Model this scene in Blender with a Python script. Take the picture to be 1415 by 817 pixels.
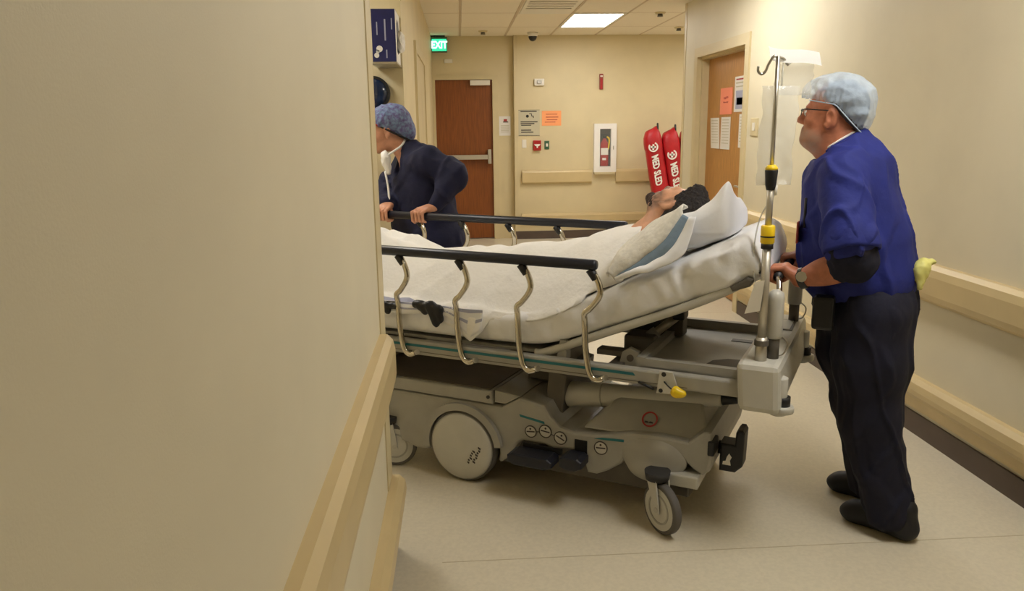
import bpy, bmesh, math, random
import numpy as np
from mathutils import Vector, Matrix

for o in list(bpy.data.objects):
    bpy.data.objects.remove(o, do_unlink=True)
S = bpy.context.scene
COL = S.collection
random.seed(7)
R = math.radians

# ------------------------------------------------------------------ camera
CAM_H = 1.55
F_PX, PITCH, YAW, ROLL = 1081.3, R(12.35), R(3.665), R(-0.69)
cd = bpy.data.cameras.new('camera'); cam = bpy.data.objects.new('camera', cd); COL.objects.link(cam)
cd.sensor_width = 36.0; cd.sensor_fit = 'HORIZONTAL'; cd.lens = 36.0 * F_PX / 1415.0; cd.clip_start = 0.02
_f = Vector((math.sin(YAW)*math.cos(PITCH), math.cos(YAW)*math.cos(PITCH), -math.sin(PITCH)))
_r = Vector((math.cos(YAW), -math.sin(YAW), 0)); _u = _r.cross(_f)
_r2 = _r*math.cos(ROLL) + _u*math.sin(ROLL); _u2 = -_r*math.sin(ROLL) + _u*math.cos(ROLL)
cam.matrix_world = Matrix(((_r2.x, _u2.x, -_f.x, 0), (_r2.y, _u2.y, -_f.y, 0), (_r2.z, _u2.z, -_f.z, CAM_H), (0, 0, 0, 1)))
S.camera = cam

# ------------------------------------------------------------------ light and exposure
w = bpy.data.worlds.new('world'); S.world = w; w.use_nodes = True
w.node_tree.nodes['Background'].inputs[0].default_value = (1.0, 0.93, 0.8, 1)
w.node_tree.nodes['Background'].inputs[1].default_value = 0.05
S.view_settings.view_transform = 'Standard'; S.view_settings.look = 'None'
S.view_settings.gamma = 1.0; S.view_settings.use_curve_mapping = False
S.view_settings.exposure = 0.34
PANEL_STRENGTH = 13.0
PANEL_COLOR = (1.0, 0.98, 0.95, 1)
CEIL = 2.69
# ceiling light panels: x0, y0 (each 0.56 x 1.2 m)
PANELS = [(1.237, 8.62), (1.237, 5.005), (-1.733, 3.8), (1.237, 1.39), (3.613, 8.62)]  # last panel is added out of view to brighten the end wall and bags

# ------------------------------------------------------------------ materials
def srgb(r, g, b):
    f = lambda c: (c/255/12.92) if c/255 <= .04045 else ((c/255+.055)/1.055)**2.4
    return (f(r), f(g), f(b), 1)

MATS = {}
def mat(name, rgb, rough=.6, metal=0., var=0., vscale=8., bump=0., bscale=60., spec=.5, alpha=1., emit=None, estr=0., mask=None, stretch=None, coat=0., trans=0., detail=3., rgb2=None):
    m = bpy.data.materials.new(name); m.use_nodes = True
    nt = m.node_tree; b = nt.nodes['Principled BSDF']
    c = srgb(*rgb)
    b.inputs['Base Color'].default_value = c
    b.inputs['Roughness'].default_value = rough; b.inputs['Metallic'].default_value = metal
    b.inputs['Specular IOR Level'].default_value = spec
    b.inputs['Coat Weight'].default_value = coat
    b.inputs['Transmission Weight'].default_value = trans
    b.inputs['Alpha'].default_value = alpha
    tc = nt.nodes.new('ShaderNodeTexCoord'); mp = nt.nodes.new('ShaderNodeMapping')
    nt.links.new(tc.outputs['Object'], mp.inputs[0])
    if stretch: mp.inputs['Scale'].default_value = stretch
    last = None
    if var > 0:
        n = nt.nodes.new('ShaderNodeTexNoise'); n.inputs['Scale'].default_value = vscale; n.inputs['Detail'].default_value = detail
        nt.links.new(mp.outputs[0], n.inputs['Vector'])
        mx = nt.nodes.new('ShaderNodeMix'); mx.data_type = 'RGBA'
        d = srgb(*rgb2) if rgb2 else tuple(x*(1-var) for x in c[:3]) + (1,)
        e = c if rgb2 else tuple(min(1, x*(1+var*.6)) for x in c[:3]) + (1,)
        mx.inputs['A'].default_value = d; mx.inputs['B'].default_value = e
        rp = nt.nodes.new('ShaderNodeMapRange'); rp.inputs[1].default_value = .35; rp.inputs[2].default_value = .65
        nt.links.new(n.outputs['Fac'], rp.inputs[0]); nt.links.new(rp.outputs[0], mx.inputs['Factor'])
        last = mx.outputs['Result']
    if mask:
        at = nt.nodes.new('ShaderNodeAttribute'); at.attribute_name = 'mask'
        mx = nt.nodes.new('ShaderNodeMix'); mx.data_type = 'RGBA'
        if last: nt.links.new(last, mx.inputs['A'])
        else: mx.inputs['A'].default_value = c
        mx.inputs['B'].default_value = srgb(*mask)
        nt.links.new(at.outputs['Fac'], mx.inputs['Factor']); last = mx.outputs['Result']
    if last: nt.links.new(last, b.inputs['Base Color'])
    if bump > 0:
        n = nt.nodes.new('ShaderNodeTexNoise'); n.inputs['Scale'].default_value = bscale; n.inputs['Detail'].default_value = 4
        nt.links.new(mp.outputs[0], n.inputs['Vector'])
        bp = nt.nodes.new('ShaderNodeBump'); bp.inputs['Strength'].default_value = bump; bp.inputs['Distance'].default_value = .01
        nt.links.new(n.outputs['Fac'], bp.inputs['Height']); nt.links.new(bp.outputs[0], b.inputs['Normal'])
    if emit:
        b.inputs['Emission Color'].default_value = emit; b.inputs['Emission Strength'].default_value = estr
    MATS[name] = m
    return m

mat('wall', (222, 212, 184), .55, var=.035, vscale=3, bump=.05, bscale=300)
mat('wall_end', (217, 201, 160), .55, var=.04, vscale=3, bump=.05, bscale=300)
mat('trim', (214, 198, 156), .45, var=.04, vscale=5, bump=.03, bscale=200)
mat('rail', (208, 186, 138), .38, var=.04, vscale=6)
mat('baseboard', (88, 74, 64), .5, var=.08, vscale=9)
mat('floor', (212, 202, 178), .33, var=.05, vscale=70, bump=.03, bscale=240, spec=.4, detail=5)
mat('seam', (186, 172, 142), .6)
mat('tile', (244, 234, 214), .9, var=.06, vscale=160, bump=.25, bscale=260)
mat('grid', (206, 188, 162), .6)
mat('oak', (190, 136, 70), .42, var=.2, vscale=9, stretch=(14, 14, .8), bump=.05, bscale=30, detail=6)
mat('darkoak', (136, 76, 28), .4, var=.2, vscale=7, stretch=(14, 14, .8), detail=6)
mat('steel', (190, 186, 176), .28, metal=1.)
mat('chrome', (205, 198, 182), .14, metal=1.)
mat('alu', (196, 190, 176), .42, metal=.75)
mat('whiteplastic', (232, 226, 212), .4)
mat('bedgrey', (162, 159, 148), .45, var=.05, vscale=14, bump=.03, bscale=120)
mat('bedlight', (196, 193, 181), .4, var=.04, vscale=12)
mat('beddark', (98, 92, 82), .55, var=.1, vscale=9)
mat('deck', (108, 100, 88), .6, var=.12, vscale=10)
mat('black', (18, 18, 20), .45)
mat('rubber', (48, 46, 44), .7)
mat('tyre', (92, 88, 82), .7)
mat('navyrail', (24, 27, 38), .38)
mat('teal', (32, 110, 116), .5)
mat('yellow', (236, 200, 22), .4)
mat('red', (182, 22, 30), .5, var=.1, vscale=10, bump=.15, bscale=40)
mat('redpaint', (170, 24, 22), .35)
mat('white', (240, 236, 228), .6)
mat('paper', (232, 228, 220), .8)
mat('pinkpaper', (252, 150, 116), .8)
mat('orangepaper', (252, 168, 110), .8)
mat('ink', (72, 66, 64), .8)
mat('inkred', (176, 70, 66), .8)
mat('greysign', (196, 188, 160), .6)
mat('green', (60, 96, 66), .5)
mat('bluebox', (30, 34, 92), .5, var=.1, vscale=20)
mat('blueglass', (22, 40, 70), .12, spec=.8)
mat('exitface', (20, 120, 80), .5, emit=(.05, .75, .38, 1), estr=.9)
mat('exitletter', (200, 255, 225), .5, emit=(.45, 1., .75, 1), estr=2.2)
mat('panel', (255, 255, 255), .5, emit=PANEL_COLOR, estr=PANEL_STRENGTH)
mat('sheet', (238, 237, 236), .85, var=.02, vscale=6, bump=.3, bscale=22)
mat('blanket', (242, 239, 232), .9, var=.02, vscale=8, bump=.25, bscale=60)
mat('hemblue', (172, 174, 196), .85, bump=.2, bscale=40)
mat('padblue', (120, 140, 158), .8, bump=.25, bscale=50)
mat('padwhite', (228, 224, 212), .85, var=.08, vscale=60, bump=.4, bscale=45)
mat('pillow', (243, 243, 244), .8, bump=.2, bscale=24)
mat('scrub', (18, 31, 112), .8, var=.12, vscale=10, bump=.3, bscale=34)
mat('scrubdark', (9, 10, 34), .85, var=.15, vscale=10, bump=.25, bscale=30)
mat('jacket', (15, 17, 50), .85, var=.15, vscale=12, bump=.3, bscale=34)
mat('shoe', (20, 20, 24), .6)
mat('skinman', (186, 116, 84), .5, var=.12, vscale=40, bump=.1, bscale=180, mask=(172, 138, 118))
mat('skinpatient', (222, 166, 132), .5, var=.08, vscale=40, bump=.1, bscale=160, mask=(112, 86, 70))
mat('skinwoman', (204, 146, 114), .5, var=.1, vscale=30)
mat('hairdark', (34, 27, 25), .7, var=.4, vscale=60, bump=.8, bscale=90)
mat('beard', (66, 50, 42), .8, var=.4, vscale=90, bump=.7, bscale=140)
mat('hairgrey', (70, 62, 58), .7, var=.4, vscale=60, bump=.8, bscale=90)
mat('capwhite', (204, 222, 240), .8, alpha=.48, bump=.6, bscale=45, var=.12, vscale=22)
mat('cappurple', (96, 82, 128), .85, var=.5, vscale=60, bump=.4, bscale=50, rgb2=(118, 142, 172))
mat('capelastic', (196, 214, 230), .8)
mat('watch', (30, 30, 32), .25)
mat('lens', (190, 200, 205), .05, alpha=.25)
mat('eye', (225, 218, 208), .2)
mat('iris', (40, 30, 24), .2)
mat('bag', (236, 236, 228), .12, alpha=.30, spec=.9, bump=.6, bscale=26)
mat('bagfluid', (226, 226, 214), .1, alpha=.34)
mat('tube', (222, 222, 212), .15, alpha=.5)
mat('glow', (255, 255, 252), .18, spec=.9)
mat('glove', (214, 208, 120), .6)
m_ = mat('flap', (250, 250, 246), .35, alpha=1.)
nt = m_.node_tree; tr_ = nt.nodes.new('ShaderNodeBsdfTranslucent'); tr_.inputs[0].default_value = (.95, .95, .93, 1); mx_ = nt.nodes.new('ShaderNodeMixShader'); mx_.inputs[0].default_value = .6
nt.links.new(nt.nodes['Principled BSDF'].outputs[0], mx_.inputs[1]); nt.links.new(tr_.outputs[0], mx_.inputs[2]); nt.links.new(mx_.outputs[0], nt.nodes['Material Output'].inputs[0])
mat('glass', (210, 220, 215), .05, alpha=.07)
mat('cabdark', (70, 62, 54), .7)
mat('brownred', (150, 62, 50), .5)

# ------------------------------------------------------------------ frames: world and the stretcher's own (u towards its head, v across, z up)
BED_A = R(30)
BU = np.array([math.cos(BED_A), -math.sin(BED_A), 0.]); BV = np.array([math.sin(BED_A), math.cos(BED_A), 0.]); BZ = np.array([0, 0, 1.])
BO = np.array([-.021, 3.257, 0.]) + .33*BV
def bedw(p):
    p = np.atleast_2d(np.asarray(p, float))
    return BO + p[:, :1]*BU + p[:, 1:2]*BV + p[:, 2:3]*BZ
FRAME = ['world']
def toworld(p):
    p = np.atleast_2d(np.asarray(p, float))
    return bedw(p) if FRAME[0] == 'bed' else p

def loc_of(o):
    l = np.zeros(3)
    while o is not None:
        l = l + np.array(o.location); o = o.parent
    return l

def obj(name, verts, faces, m, parent=None, smooth=False, mask=None):
    """verts in the current frame -> one mesh object; top-level objects get their origin at the base"""
    W = toworld(verts)
    if parent is None:
        lo, hi = W.min(0), W.max(0); org = np.array([(lo[0]+hi[0])/2, (lo[1]+hi[1])/2, lo[2]])
    else: org = loc_of(parent)
    me = bpy.data.meshes.new(name); me.from_pydata((W-org).tolist(), [], [list(map(int, f)) for f in faces]); me.update()
    if FRAME[0] == 'bed' or True:
        bm = bmesh.new(); bm.from_mesh(me); bmesh.ops.recalc_face_normals(bm, faces=bm.faces); bm.to_mesh(me); bm.free()
    me.materials.append(MATS[m] if isinstance(m, str) else m)
    if smooth:
        me.polygons.foreach_set('use_smooth', [True]*len(me.polygons))
    if mask is not None:
        a = me.attributes.new('mask', 'FLOAT', 'POINT'); a.data.foreach_set('value', np.asarray(mask, np.float32))
    o = bpy.data.objects.new(name, me); COL.objects.link(o)
    if parent is None: o.location = org
    else: o.parent = parent
    return o

def bmobj(name, bm, m, parent=None, smooth=False):
    bm.verts.index_update()
    v = [tuple(x.co) for x in bm.verts]; f = [[x.index for x in p.verts] for p in bm.faces]; bm.free()
    return obj(name, v, f, m, parent, smooth)

def tag(o, label, cat, group=None):
    o['label'] = label; o['category'] = cat
    if group: o['group'] = group
    return o
def struct(o, label=None):
    o['kind'] = 'structure'
    if label: o['label'] = label
    return o
def root(name, loc, label, cat, group=None):
    o = bpy.data.objects.new(name, None); COL.objects.link(o)
    o.empty_display_size = .1
    o.location = toworld([loc])[0]
    return tag(o, label, cat, group)

# ---- shapes
def box_bm(a, b, bev=0., seg=2):
    bm = bmesh.new(); a = Vector(a); b = Vector(b)
    bmesh.ops.create_cube(bm, size=1)
    for v in bm.verts: v.co = Vector([(a[i]+b[i])/2 + v.co[i]*(b[i]-a[i]) for i in range(3)])
    if bev > 0: bmesh.ops.bevel(bm, geom=list(bm.edges), offset=bev, segments=seg, affect='EDGES', profile=.5)
    return bm
def box(name, a, b, m, parent=None, bev=0., seg=2):
    return bmobj(name, box_bm(a, b, bev, seg), m, parent)
def prism_bm(prof, v0, v1, bev=0., seg=2, axis=1):
    """profile in the two other axes, extruded along axis"""
    bm = bmesh.new()
    def mk(p, t):
        q = list(p); q.insert(axis, t); return bm.verts.new(q)
    A = [mk(p, v0) for p in prof]; Bv = [mk(p, v1) for p in prof]
    n = len(prof)
    bm.faces.new(A); bm.faces.new(Bv[::-1])
    for i in range(n): bm.faces.new((A[i], Bv[i], Bv[(i+1) % n], A[(i+1) % n]))
    bmesh.ops.recalc_face_normals(bm, faces=bm.faces)
    if bev > 0:
        bm.edges.ensure_lookup_table()
        ed = [e for e in bm.edges if (e.verts[0] in A and e.verts[1] in A) or (e.verts[0] in Bv and e.verts[1] in Bv)]
        bmesh.ops.bevel(bm, geom=ed, offset=bev, segments=seg, affect='EDGES', profile=.5)
    return bm
def prism(name, prof, v0, v1, m, parent=None, bev=0., seg=2, axis=1, smooth=False):
    return bmobj(name, prism_bm(prof, v0, v1, bev, seg, axis), m, parent, smooth)
def sweep(pts, rad, n=10, closed_ends=True):
    """round tube along pts; rad scalar or list"""
    P = np.asarray(pts, float); k = len(P)
    rad = np.full(k, rad) if np.isscalar(rad) else np.asarray(rad, float)
    T = np.gradient(P, axis=0); T /= np.linalg.norm(T, axis=1)[:, None]+1e-12
    ref = np.array([0, 0, 1.]) if abs(T[0][2]) < .9 else np.array([1., 0, 0])
    N = np.cross(T[0], ref); N /= np.linalg.norm(N)
    V = []; Fc = []
    for i in range(k):
        N = N - T[i]*(N @ T[i]); N /= np.linalg.norm(N); Bn = np.cross(T[i], N)
        for j in range(n):
            a = 2*math.pi*j/n; V.append(P[i] + rad[i]*(N*math.cos(a) + Bn*math.sin(a)))
    for i in range(k-1):
        for j in range(n):
            Fc.append((i*n+j, i*n+(j+1) % n, (i+1)*n+(j+1) % n, (i+1)*n+j))
    if closed_ends: Fc.append(list(range(n))[::-1]); Fc.append([(k-1)*n+j for j in range(n)])
    return V, Fc
def tube(name, pts, rad, m, parent=None, n=10):
    V, Fc = sweep(pts, rad, n); return obj(name, V, Fc, m, parent, True if n > 5 else False)
def spline(pts, k=6):
    """Catmull-Rom"""
    P = np.asarray(pts, float); P = np.vstack([2*P[0]-P[1], P, 2*P[-1]-P[-2]]); out = []
    for i in range(1, len(P)-2):
        for t in np.linspace(0, 1, k, endpoint=False):
            a, b, c, d = P[i-1], P[i], P[i+1], P[i+2]
            out.append(.5*((2*b)+(-a+c)*t+(2*a-5*b+4*c-d)*t*t+(-a+3*b-3*c+d)*t**3))
    out.append(P[-2]); return np.array(out)
def cyl(name, p0, p1, r0, m, parent=None, r1=None, n=24, bev=0.):
    p0 = np.asarray(p0, float); p1 = np.asarray(p1, float); r1 = r0 if r1 is None else r1
    d = (p1-p0); L = np.linalg.norm(d); d /= L
    if bev > 0: pts = [p0, p0+d*bev*.3, p0+d*bev, p1-d*bev, p1-d*bev*.3, p1]; rr = [r0-bev, r0-bev*.3, r0, r1, r1-bev*.3, r1-bev]
    else: pts = [p0, p1]; rr = [r0, r1]
    V = []; Fc = []
    ref = np.array([0, 0, 1.]) if abs(d[2]) < .9 else np.array([1., 0, 0])
    N = np.cross(d, ref); N /= np.linalg.norm(N); Bn = np.cross(d, N)
    for p, r in zip(pts, rr):
        for j in range(n):
            a = 2*math.pi*j/n; V.append(p + r*(N*math.cos(a)+Bn*math.sin(a)))
    for i in range(len(pts)-1):
        for j in range(n): Fc.append((i*n+j, i*n+(j+1) % n, (i+1)*n+(j+1) % n, (i+1)*n+j))
    Fc.append(list(range(n))[::-1]); Fc.append([(len(pts)-1)*n+j for j in range(n)])
    o = obj(name, V, Fc, m, parent)
    pol = o.data.polygons; nq = len(pol)
    pol.foreach_set('use_smooth', [i < nq-2 for i in range(nq)])
    return o
def ring(name, c, ax, r_in, r_out, th, m, parent=None, n=40, a0=0., a1=2*math.pi, xdir=None):
    """flat annulus (or arc) with thickness th along ax"""
    c = np.asarray(c, float); ax = np.asarray(ax, float); ax /= np.linalg.norm(ax)
    ref = np.array([0, 0, 1.]) if abs(ax[2]) < .9 else np.array([1., 0, 0])
    N = np.cross(ref, ax) if xdir is None else np.asarray(xdir, float); N /= np.linalg.norm(N); Bn = np.cross(ax, N)
    full = abs(a1-a0-2*math.pi) < 1e-6
    V = []; Fc = []; k = n if full else n+1
    for i in range(k):
        a = a0+(a1-a0)*i/n; e = N*math.cos(a)+Bn*math.sin(a)
        for r, t in ((r_in, 0), (r_out, 0), (r_out, th), (r_in, th)): V.append(c+e*r+ax*t)
    for i in range(n):
        j = (i+1) % k
        for q in range(4): Fc.append((i*4+q, i*4+(q+1) % 4, j*4+(q+1) % 4, j*4+q))
    if not full: Fc.append((0, 1, 2, 3)); Fc.append(tuple((k-1)*4+q for q in (3, 2, 1, 0)))
    return obj(name, V, Fc, m, parent)
def quadgrid(name, P, m, parent=None, thick=0., smooth=True):
    """P (n,k,3) grid -> sheet; thick gives it a back"""
    n, k = P.shape[:2]; V = P.reshape(-1, 3); Fc = []
    for i in range(n-1):
        for j in range(k-1): Fc.append((i*k+j, i*k+j+1, (i+1)*k+j+1, (i+1)*k+j))
    if thick > 0:
        du = np.gradient(P, axis=0); dv = np.gradient(P, axis=1); N = np.cross(du, dv); N /= np.linalg.norm(N, axis=2)[..., None]+1e-9
        V2 = (P - N*thick).reshape(-1, 3); o = n*k
        Fc += [tuple(o+x for x in f[::-1]) for f in Fc]
        bd = [(i, 0) for i in range(n)] + [(n-1, j) for j in range(1, k)] + [(i, k-1) for i in range(n-2, -1, -1)] + [(0, j) for j in range(k-2, 0, -1)]
        ids = [i*k+j for i, j in bd]
        for a, b in zip(ids, ids[1:]+ids[:1]): Fc.append((a, b, o+b, o+a))
        V = np.vstack([V, V2])
    return obj(name, V, Fc, m, parent, smooth)

def text(name, s, size, org, xd, yd, m, parent, depth=.0015, align='CENTER', bold=0.):
    cu = bpy.data.curves.new('t', 'FONT'); cu.body = s; cu.size = size; cu.extrude = depth/2; cu.align_x = align; cu.align_y = 'CENTER'; cu.offset = bold; cu.resolution_u = 2
    t = bpy.data.objects.new('t', cu); COL.objects.link(t)
    dg = bpy.context.evaluated_depsgraph_get(); me = bpy.data.meshes.new_from_object(t.evaluated_get(dg))
    V = np.array([tuple(v.co) for v in me.vertices]); Fc = [list(p.vertices) for p in me.polygons]
    bpy.data.objects.remove(t, do_unlink=True); bpy.data.curves.remove(cu); bpy.data.meshes.remove(me)
    xd = np.asarray(xd, float); yd = np.asarray(yd, float); zd = np.cross(xd, yd)
    return obj(name, np.asarray(org, float)+V[:, :1]*xd+V[:, 1:2]*yd+V[:, 2:3]*zd, Fc, m, parent)

# ---- numpy noise
def vnoise(P, scale, seed=0):
    P = np.asarray(P, float)*scale; I = np.floor(P).astype(np.int64); f = P-I; f = f*f*(3-2*f); out = 0
    def h(i, j, k):
        n = (i*374761393 + j*668265263 + k*2147483647 + seed*974711) & 0xffffffff
        n = ((n ^ (n >> 13))*1274126177) & 0xffffffff
        return ((n ^ (n >> 16)) & 0xffff)/65535.
    for a in (0, 1):
        for b in (0, 1):
            for c in (0, 1):
                wgt = (f[..., 0] if a else 1-f[..., 0])*(f[..., 1] if b else 1-f[..., 1])*(f[..., 2] if c else 1-f[..., 2])
                out = out + wgt*h(I[..., 0]+a, I[..., 1]+b, I[..., 2]+c)
    return out*2-1

# ---- signed distance bodies with smooth joins
class Sdf:
    def __init__(s, lo, hi, vox):
        s.lo = np.asarray(lo, float); s.vox = vox
        s.n = np.ceil((np.asarray(hi)-s.lo)/vox).astype(int)+1
        s.v = np.full(s.n, .2, np.float32)
    def _reg(s, a, b, pad):
        i0 = np.clip(np.floor((np.asarray(a)-pad-s.lo)/s.vox).astype(int), 0, s.n); i1 = np.clip(np.ceil((np.asarray(b)+pad-s.lo)/s.vox).astype(int)+1, 0, s.n)
        if (i1 <= i0).any(): return None, None
        g = np.meshgrid(*[s.lo[d]+s.vox*np.arange(i0[d], i1[d]) for d in range(3)], indexing='ij')
        return tuple(slice(i0[d], i1[d]) for d in range(3)), np.stack(g, -1).astype(np.float32)
    def _mix(s, sl, d, k, op):
        a = s.v[sl]
        if op == 'add':
            h = np.maximum(k-np.abs(a-d), 0)/k; s.v[sl] = np.minimum(a, d)-h*h*k*.25
        elif op == 'sub':
            d = -d; h = np.maximum(k-np.abs(a-d), 0)/k; s.v[sl] = np.maximum(a, d)+h*h*k*.25
    def cap(s, p0, p1, r0, r1=None, k=.02, op='add'):
        r1 = r0 if r1 is None else r1; p0 = np.asarray(p0, float); p1 = np.asarray(p1, float); rm = max(r0, r1)
        sl, P = s._reg(np.minimum(p0, p1)-rm, np.maximum(p0, p1)+rm, k+3*s.vox)
        if sl is None: return s
        ba = p1-p0; t = np.clip(((P-p0) @ ba)/max(ba @ ba, 1e-12), 0, 1)
        d = np.linalg.norm(P-p0-t[..., None]*ba, axis=-1)-(r0+(r1-r0)*t)
        s._mix(sl, d.astype(np.float32), k, op); return s
    def chain(s, pts, rads, k=.02):
        for i in range(len(pts)-1): s.cap(pts[i], pts[i+1], rads[i], rads[i+1], k)
        return s
    def ell(s, c, r, M=None, k=.02, op='add'):
        c = np.asarray(c, float); r = np.asarray(r, float); rm = r.max() if M is not None else r
        sl, P = s._reg(c-rm, c+rm, k+3*s.vox)
        if sl is None: return s
        q = P-c
        if M is not None: q = q @ np.asarray(M, float).T          # rows of M = local axes
        k0 = np.linalg.norm(q/r, axis=-1); k1 = np.linalg.norm(q/(r*r), axis=-1)+1e-9
        d = k0*(k0-1)/k1; d = np.where(k0 < 1e-3, -r.min(), d)
        s._mix(sl, d.astype(np.float32), k, op); return s
    def plane(s, p, nrm):
        """keep the side opposite to nrm"""
        nrm = np.asarray(nrm, float); nrm /= np.linalg.norm(nrm)
        g = [s.lo[d]+s.vox*np.arange(s.n[d]) for d in range(3)]
        d = (g[0]-p[0])[:, None, None]*nrm[0]+(g[1]-p[1])[None, :, None]*nrm[1]+(g[2]-p[2])[None, None, :]*nrm[2]
        s.v = np.maximum(s.v, d.astype(np.float32)); return s
    def mesh(s):
        v = np.pad(s.v, 1, constant_values=.2); ins = v < 0; lo = s.lo-s.vox
        c = [ins[i:ins.shape[0]-1+i, j:ins.shape[1]-1+j, k:ins.shape[2]-1+k] for i in (0, 1) for j in (0, 1) for k in (0, 1)]
        cnt = sum(x.astype(np.int8) for x in c); act = (cnt > 0) & (cnt < 8)
        I = np.argwhere(act); idx = np.full(act.shape, -1, np.int64); idx[tuple(I.T)] = np.arange(len(I))
        acc = np.zeros((len(I), 3)); num = np.zeros(len(I))
        off = [(i, j, k) for i in (0, 1) for j in (0, 1) for k in (0, 1)]
        for a in range(8):
            for b in range(a+1, 8):
                if sum(abs(off[a][q]-off[b][q]) for q in range(3)) != 1: continue
                va = v[tuple((I+off[a]).T)]; vb = v[tuple((I+off[b]).T)]; m = (va < 0) != (vb < 0)
                t = va[m]/(va[m]-vb[m]); pa = np.array(off[a]); pb = np.array(off[b])
                acc[m] += pa+t[:, None]*(pb-pa); num[m] += 1
        V = lo+s.vox*(I+acc/num[:, None]); Fc = []
        for ax in range(3):
            a1, a2 = [(1, 2), (2, 0), (0, 1)][ax]
            A = ins[tuple(slice(0, -1) if d == ax else slice(1, -1) for d in range(3))]
            Bq = ins[tuple(slice(1, None) if d == ax else slice(1, -1) for d in range(3))]
            E = np.argwhere(A != Bq); E = E+np.array([0 if d == ax else 1 for d in range(3)])
            e1 = np.zeros(3, int); e1[a1] = 1; e2 = np.zeros(3, int); e2[a2] = 1
            q = [idx[tuple((E-x).T)] for x in (e1+e2, e2, e1*0, e1)]
            Q = np.stack(q, 1); ok = (Q >= 0).all(1); Q = Q[ok]; E = E[ok]
            fl = ins[tuple(E.T)]; Q[~fl] = Q[~fl][:, ::-1]; Fc.append(Q)
        return V, np.vstack(Fc)

def normals(V, Fc):
    N = np.zeros_like(V); n = np.cross(V[Fc[:, 2]]-V[Fc[:, 0]], V[Fc[:, 3]]-V[Fc[:, 1]])
    for i in range(4): np.add.at(N, Fc[:, i], n)
    return N/(np.linalg.norm(N, axis=1)[:, None]+1e-12)
def smoothmesh(V, Fc, it=2, lam=.5):
    for _ in range(it):
        A = np.zeros_like(V); c = np.zeros(len(V))
        for a, b in ((0, 1), (1, 2), (2, 3), (3, 0)):
            np.add.at(A, Fc[:, a], V[Fc[:, b]]); np.add.at(A, Fc[:, b], V[Fc[:, a]]); np.add.at(c, Fc[:, a], 1); np.add.at(c, Fc[:, b], 1)
        V = V+lam*(A/c[:, None]-V)
    return V
def sdfobj(name, s, m, parent, wr=0., wscale=12., stretch=(1, 1, 1), seed=0, mask=None, it=2):
    V, Fc = s.mesh(); V = smoothmesh(V, Fc, it)
    if wr > 0:
        N = normals(V, Fc); q = V*np.array(stretch)
        d = vnoise(q, wscale, seed)+.5*vnoise(q, wscale*2.1, seed+5)
        rd = lambda m_, sd: np.clip(1-3.2*np.abs(vnoise((q @ m_)+.05*vnoise(V, 7, sd+9)[:, None], wscale, sd)), -.15, 1)
        d = d*.3+rd(np.array([[1, 0, .5], [0, 1, .4], [.45, .2, .45]]), seed+3)*.75+rd(np.array([[1.1, 0, -.4], [.2, 1, -.3], [-.7, .3, .5]]), seed+17)*.55
        V = V+N*(wr*d)[:, None]
    return obj(name, V, Fc, m, parent, True, mask(V) if mask else None)

exec_parts = []
del exec_parts
# ================================================================== THE SETTING
def multibox(name, boxes, m, parent=None):
    V = []; Fc = []
    for a, b in boxes:
        bm = box_bm(a, b); o = len(V); bm.verts.index_update()
        V += [tuple(v.co) for v in bm.verts]; Fc += [[x.index+o for x in p.verts] for p in bm.faces]; bm.free()
    return obj(name, V, Fc, m, parent)

XR, XL, YL, XF, YF, YB = 2.263, -.28, 2.69, -.335, 5.0, 10.7
XW, XE, YS = -3.4, 5.2, -4.6
fl = struct(box('floor', (XW, YS, -.12), (XE, 11.2, 0), 'floor'), 'pale speckled beige vinyl floor')
box('seam', (-.1, 2.575, .0), (2.2, 2.579, .0006), 'seam', fl)
box('seam', (-.1, 6.2, .0), (2.2, 6.204, .0006), 'seam', fl)

ce = struct(box('ceiling', (XW-.2, YS-.2, CEIL+.03), (XE+.2, 11.4, CEIL+.12), 'tile'), 'suspended ceiling of pale square tiles')
TX0, TW, TL = .044, .594, 1.205
tile_me = None
PN = [(round((x-TX0)/TW), y) for x, y in PANELS]
rows = [8.62 + TL*k for k in range(-12, 3)]
for y in rows:
    for i in range(-6, 9):
        x = TX0+TW*i
        if y > 10.75 or y+TL < YS-1: continue
        if x+TW/2 < XW or x+TW/2 > XE or (x+TW/2 > XR+.3 and y < 7.0) or (x+TW/2 < XF-.3 and y > YF) or (x+TW/2 < XL-.3 and y+TL < YL-.1): continue
        if any(abs(px+.28-(x+TW/2)) < .2 and abs(py+.6-(y+TL/2)) < .3 for px, py in PANELS): continue
        if tile_me is None:
            t = box('tile', (x+.013, y+.013, CEIL-.002), (x+TW-.013, y+TL-.013, CEIL+.02), 'tile', ce, .004, 1); tile_me = (t, x, y)
        else:
            t = tile_me[0].copy(); COL.objects.link(t); t.parent = ce; t.location = (x-tile_me[1], y-tile_me[2], 0)
gb = [((TX0+TW*i-.012, YS, CEIL-.001), (TX0+TW*i+.012, 11, CEIL+.03)) for i in range(-6, 9)] + [((XW, y-.012, CEIL-.0005), (XE, y+.012, CEIL+.03)) for y in rows if y > YS]
multibox('ceiling_grid', gb, 'grid', ce)

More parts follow.
